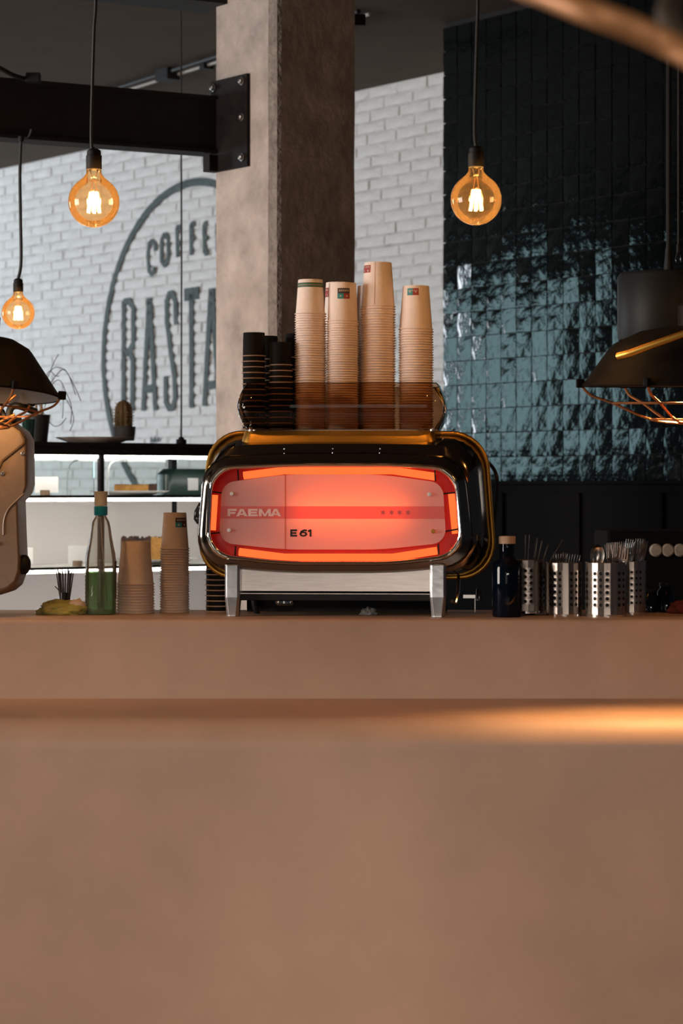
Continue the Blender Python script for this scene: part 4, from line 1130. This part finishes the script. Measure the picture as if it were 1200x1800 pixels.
# raised upper cap with the slanting lower edge
gp2 = [(-75, 744), (17, 744), (38, 759), (46, 773), (46, 781), (8, 811), (-10, 850), (-75, 900)]
mb = MB(); mb.prism([((P(a_, b_, GY)-c).x, (P(a_, b_, GY)-c).z) for a_, b_ in gp2], D0-.012, D0+.02); mb.build('top_cover', M['grinder'], t, bevel=.006)
mb = MB(); mb.tube(spline([P(44, 868, GY)-c, P(30, 881, GY)-c, P(16, 896, GY)-c, P(9, 915, GY)-c, P(8, 940, GY)-c], 6), .003, 6)
for i, v in enumerate(mb.v): mb.v[i] = (v[0], v[1]+D0-.006, v[2])
mb.build('moulded_ridge', M['grinder'], t, True)
for px, py in ((42, 797), (7, 832), (-2, 955)):
    p = P(px, py, GY)-c; MB().lathe([(.0062, 0), (.0062, .004), (.004, .006), (.0025, .006), (.002, .003)], 12, (p.x, D0-.004, p.z), 0, True, True, Matrix.Rotation(R(90), 4, 'X')).build('screw', M['bolt'], t, True)
p = P(36, 993, GY)-c
MB().lathe([(.026, 0), (.026, .012), (.023, .018), (.012, .024), (.002, .024)], 18, (p.x-.002, .03, p.z), 0, True, True, Matrix.Rotation(R(90), 4, 'Y')).build('knob', M['black'], t, True, angle=35)
p0 = P(-40, 1, GY)-c
MB().box((p0.x-.08, .0, 0), (p0.x-.005, .15, P(0, 1040, GY).z-c.z)).build('stand', M['grinder'], t, bevel=.006)
MB().box((p0.x-.10, -.03, 0), (p0.x-.0, .18, .012)).build('base', M['black'], t, bevel=.004)
pa = P(27, 742, GY)-c; pb = P(27, 734, GY)-c
MB().box((p0.x-.05, .02, pa.z), (pa.x, .13, pb.z+.004)).build('hopper_collar', M['black'], t, bevel=.003)
MB().tube(spline([P(16, 738, GY)-c, P(17, 722, GY)-c, P(24, 714, GY)-c, P(38, 715, GY)-c, P(56, 722, GY)-c+Vector((0, .06, 0))], 7), .0095, 10).build('hose', M['rubber'], t, True)
MB().tube(spline([P(-5, 738, GY)-c, P(2, 722, GY)-c, P(6, 728, GY)-c, P(12, 738, GY)-c], 6), .007, 8).build('hose', M['rubber'], t, True)
for q in ([(-20, 752), (0, 741), (12, 735), (26, 728)], [(-15, 728), (4, 716), (15, 705), (28, 694)]):
    MB().tube(spline([P(a_, b_, GY-.03)-c for a_, b_ in q], 6), .0036, 7).build('copper_pipe', M['copper_wire'], t, True)

# ------------------------------------------------------------------ counter, right side
c = P(891, 1085, 6.42); c.z = CT; s = 6.42/F
t = thing('blue_bottle', 'dark blue glass bottle with pale cap right of the machine', 'bottle', c)
MB().lathe([(24*s, 0), (26*s, 3*s), (26*s, 88*s), (24*s, 95*s), (16*s, 101*s), (13.5*s, 106*s), (13*s, 128*s)], 32, cap0=True).build('bottle_body', M['blue_glass'], t, True, angle=60)
MB().lathe([(14.5*s, 128.5*s), (15*s, 129.5*s), (15*s, 132*s), (14.7*s, 132.5*s), (15*s, 133*s), (15*s, 141*s), (14*s, 142*s)], 24, cap0=True, cap1=True).build('cap', M['cork'], t, True, angle=35)
t2 = MB().lathe([(34*s, 0), (36*s, 1*s), (36*s, 3.5*s), (34*s, 4*s)], 32, cap0=True, cap1=True).build('round_coaster', M['black'], None, True, angle=35)
t2.location = (P(905, 1, 6.52).x, 6.52, CT); tag(t2, 'flat black round mat under the first canister', 'mat')

def canister(label, pxc, w_px, base_py, top_py, Y, rot):
    c = P(pxc, base_py, Y); s = Y/F; r = w_px*s/2; h = (base_py-top_py)*s; c.z = CT if Y != 6.52 else CT+4*s
    t = thing('cutlery_canister', label, 'canister', c, rot, 'perforated steel canisters')
    ncol = 20; zr0, zr1 = h*.17, h*.86; nrow = 6
    rows = [zr0+(zr1-zr0)*i/nrow for i in range(nrow+1)]
    mb = MB()
    def pt(a, z): return Vector((r*math.cos(a), r*math.sin(a), z))
    da = 2*PI/ncol
    for ci in range(ncol):
        a0 = ci*da; hole = ci % 4 != 3
        for (z0, z1) in ((0, zr0), (zr1, h)): mb.add([pt(a0, z0), pt(a0+da, z0), pt(a0+da, z1), pt(a0, z1)], [(0, 1, 2, 3)])
        for k in range(nrow):
            z0, z1 = rows[k], rows[k+1]
            if not hole: mb.add([pt(a0, z0), pt(a0+da, z0), pt(a0+da, z1), pt(a0, z1)], [(0, 1, 2, 3)]); continue
            am, zm = a0+da/2, (z0+z1)/2; hr = min(da*r, z1-z0)*.30
            o8 = [(a0, z0), (am, z0), (a0+da, z0), (a0+da, zm), (a0+da, z1), (am, z1), (a0, z1), (a0, zm)]
            ang = [R(225), R(270), R(315), 0, R(45), R(90), R(135), R(180)]
            i8 = [(am+hr*math.cos(g)/r, zm+hr*math.sin(g)) for g in ang]
            mb.add([pt(*p) for p in o8]+[pt(*p) for p in i8], [(j, (j+1) % 8, 8+(j+1) % 8, 8+j) for j in range(8)])
    mb.build('perforated_wall', M['brushed_v'], t, True, angle=180)
    MB().lathe([(r*.97, .002), (r*.97, h-.001)], 24, cap0=True).build('lining', M['black'], t, True)
    MB().lathe([(r-.001, h-.001), (r+.0008, h), (r, h+.0012), (r-.001, h+.001)], 32).build('rim', M['chrome'], t, True)
    MB().lathe([(r+.0006, 0), (r+.0006, .006), (r, .0065)], 32, cap0=True).build('foot_ring', M['chrome'], t, True)
    return t, c, r, h
M['brushed_v'] = mat('brushed_steel_vertical', (.40, .345, .305), .27, 1, var=.25, vscale=6, stretch=(16, 16, .6), bump=.02, bscale=20)
k1 = canister('perforated steel canister partly behind the dark blue bottle', 926, 64, 1081, 988, 6.52, .3)
k2_ = canister('perforated steel canister, second from the blue bottle, in the middle', 991, 64, 1083, 989, 6.47, 1.1)
k3 = canister('widest-looking perforated canister holding the big spoon', 1065, 72, 1084, 989, 6.44, .1)
k4 = canister('shaded perforated canister farthest from the blue bottle', 1109, 52, 1082, 989, 6.56, .7)
def can_item(can, name, label, cat, group, verts_builder, dx, dy, lean, yaw, lift):
    t, c, r, h = can
    o = verts_builder(name)
    o.location = (c.x+dx, c.y+dy, c.z+lift); o.rotation_euler = (lean[0], lean[1], yaw)
    tag(o, label, cat, group); return o
fork_src = [None]
def fork(name):
    if fork_src[0] is None:
        mb = MB(); th = .0011
        def strip(pts):  # (x_left, x_right, y, z)
            lo = [[Vector((a_, y-th, z)), Vector((b_, y-th, z)), Vector((b_, y+th, z)), Vector((a_, y+th, z))] for a_, b_, y, z in pts]
            mb.loft(lo, 0, True, True, True)
        strip([(-.005, .005, 0, 0), (-.004, .004, 0, .06), (-.0025, .0025, .002, .10), (-.004, .004, .003, .118), (-.010, .010, .004, .128), (-.0115, .0115, .003, .140)])
        for k in range(4):
            x = -.0100+k*.0067
            strip([(x-.0014, x+.0014, .003, .139), (x-.0013, x+.0013, .0, .160), (x-.0006, x+.0006, -.002, .180)])
        fork_src[0] = mb.build(name, M['fork'], None, True, angle=40); return fork_src[0]
    return share(fork_src[0], name)
M['fork'] = mat('worn_cutlery_steel', (.55, .50, .46), .22, 1)
def rod(L_, r_, m_):
    def f(name): return MB().tube([(0, 0, 0), (0, 0, L_)], r_, 8).build(name, m_, None, True)
    return f
rnd = random.Random(21)
for dx, lx, L_, dy in ((-.016, R(1), .135, -.01), (-.012, R(4), .135, .004), (-.006, R(9), .13, -.006), (.004, R(12), .122, .01), (.002, R(18), .118, .014), (-.020, R(30), .150, -.004), (-.004, R(33), .118, -.012), (.004, R(34), .118, -.004), (.010, R(35), .115, .006)):
    can_item(k1, 'metal_straw', 'thin metal straw standing in the canister behind the blue bottle', 'straw', 'metal straws in the first canister', rod(L_+.065, .0021, M['fork']), dx*.6, dy, (0, lx, 0), 0, .010)
for dx, dy, l in ((.006, 0, 6), (.014, .006, 9), (-.014, .004, -3), (-.020, -.004, 2)):
    can_item(k2_, 'fork', 'steel fork with only its tines above the middle canister', 'fork', 'forks in the middle canister', fork, dx*.6, dy, (R(rnd.uniform(-3, 3)), R(l), 0), rnd.uniform(-.4, .4), -.012)
for o in [o for o in COL.objects if o.name.startswith('fork')]: o.location.z = CT+.004; o.scale = (1, 1, .90)
def spoon(name):
    mb = MB(); loops = []
    for i in range(13):
        u = i/12; z = .125+.062*u; hw = .0195*math.sqrt(max(.0, 1-(2*u-1)**2))*(1+.12*(u-.5)); hw = max(hw, .0012)
        l = []
        for j in range(9):
            v = -1+2*j/8; l.append(Vector((hw*v, .010*(1-v*v)*math.sqrt(max(0, 1-(2*u-1)**2)), z)))
        loops.append(l)
    mb.loft(loops, 0, False)
    mb.loft([[Vector((-w_, -.001, z)), Vector((w_, -.001, z)), Vector((w_, .001, z)), Vector((-w_, .001, z))] for w_, z in ((.005, 0), (.003, .08), (.0025, .128))], 0, True, True, True)
    return mb.build(name, M['fork'], None, True, angle=180)
can_item(k3, 'serving_spoon', 'large steel spoon with its bowl above the widest canister', 'spoon', None, spoon, -.034, -.020, (0, R(3), 0), .15, .006)
for i in range(9):
    can_item(k3, 'fork', 'steel fork standing tines up beside the big spoon', 'fork', 'forks beside the big spoon', fork, rnd.uniform(.002, .030), rnd.uniform(-.026, .026), (R(rnd.uniform(-5, 5)), R(rnd.uniform(-6, 9)), 0), rnd.uniform(-.7, .7), .012+rnd.uniform(0, .008))
for i in range(9):
    can_item(k4, 'fork', 'steel fork standing tines up in the shaded canister', 'fork', 'forks in the shaded canister', fork, rnd.uniform(-.022, .018), rnd.uniform(-.02, .02), (R(rnd.uniform(-5, 5)), R(rnd.uniform(0, 12)), 0), rnd.uniform(-.7, .7), .016+rnd.uniform(0, .012))
# tell the look-alikes apart by their order
bpy.context.view_layer.update()
for grp, text in (('metal straws in the first canister', 'thin metal straw behind the blue bottle, {} from the left'), ('forks in the middle canister', 'steel fork in the middle canister, {} from the left'),
                  ('forks beside the big spoon', 'steel fork beside the big spoon, {} from the left'), ('forks in the shaded canister', 'steel fork in the shaded canister, {} from the left'),
                  ('brown stirrers in the short glass', 'thin dark brown stirrer behind the cloth, {} from the left')):
    mem = [o for o in COL.objects if o.get('group') == grp]
    mem.sort(key=lambda o: (o.matrix_world @ Vector(max(o.data.vertices, key=lambda v: v.co.z).co)).x)
    for i, o in enumerate(mem): o['label'] = text.format('first' if i == 0 else ordinal(i))
# dark jars, red cloth and a dark appliance with pale knobs
for px, w_, h_, lab in ((1143, 26, 40, 'small dark glass jar right behind the shaded canister'), (1170, 30, 52, 'taller dark glass jar left of the red cloth')):
    c = P(px, 1080, 6.66); c.z = CT; s = 6.66/F
    t = thing('dark_jar', lab, 'jar', c)
    MB().lathe([(w_*.42*s, 0), (w_*.5*s, 2*s), (w_*.5*s, h_*.7*s), (w_*.36*s, h_*.82*s), (w_*.36*s, h_*.9*s)], 24, cap0=True).build('body', M['blue_glass'], t, True)
    MB().lathe([(w_*.38*s, h_*.88*s), (w_*.4*s, h_*.9*s), (w_*.4*s, h_*s), (w_*.3*s, h_*1.02*s)], 20, cap0=True, cap1=True).build('lid', M['black'], t, True, angle=35)
c = P(1204, 1080, 6.60); c.z = CT
tag(lump('red_cloth', c, 28*6.6/F, .03, 16*6.6/F, M['cloth_red'], 5.5, nu=40, nv=20, amp=.35), 'crumpled dark red cloth at the right edge of the counter', 'cloth')
t = thing('dark_appliance', 'black appliance with a row of pale knobs behind the canisters', 'appliance', (P(1190, 1, 7.6).x, 7.6, 0))
zz = P(0, 967, 7.6).z; s = 7.6/F
MB().box((-.22, 0, .9), (.40, .4, zz+.06)).build('body', M['back_bar'], t, bevel=.01)
MB().box((-.22, .0, 0), (.40, .4, .899)).build('stand', M['back_bar'], t)
for i in range(6):
    x = (-38+i*21)*s
    MB().lathe([(11.5*s, 0), (11.5*s, .012), (9*s, .016), (.001, .016)], 20, (x, 0, 0), 0, True, True, Matrix.Rotation(R(90), 4, 'X')).build('knob', M['knob_pale'], t, True, angle=35).location = (0, 0, zz)
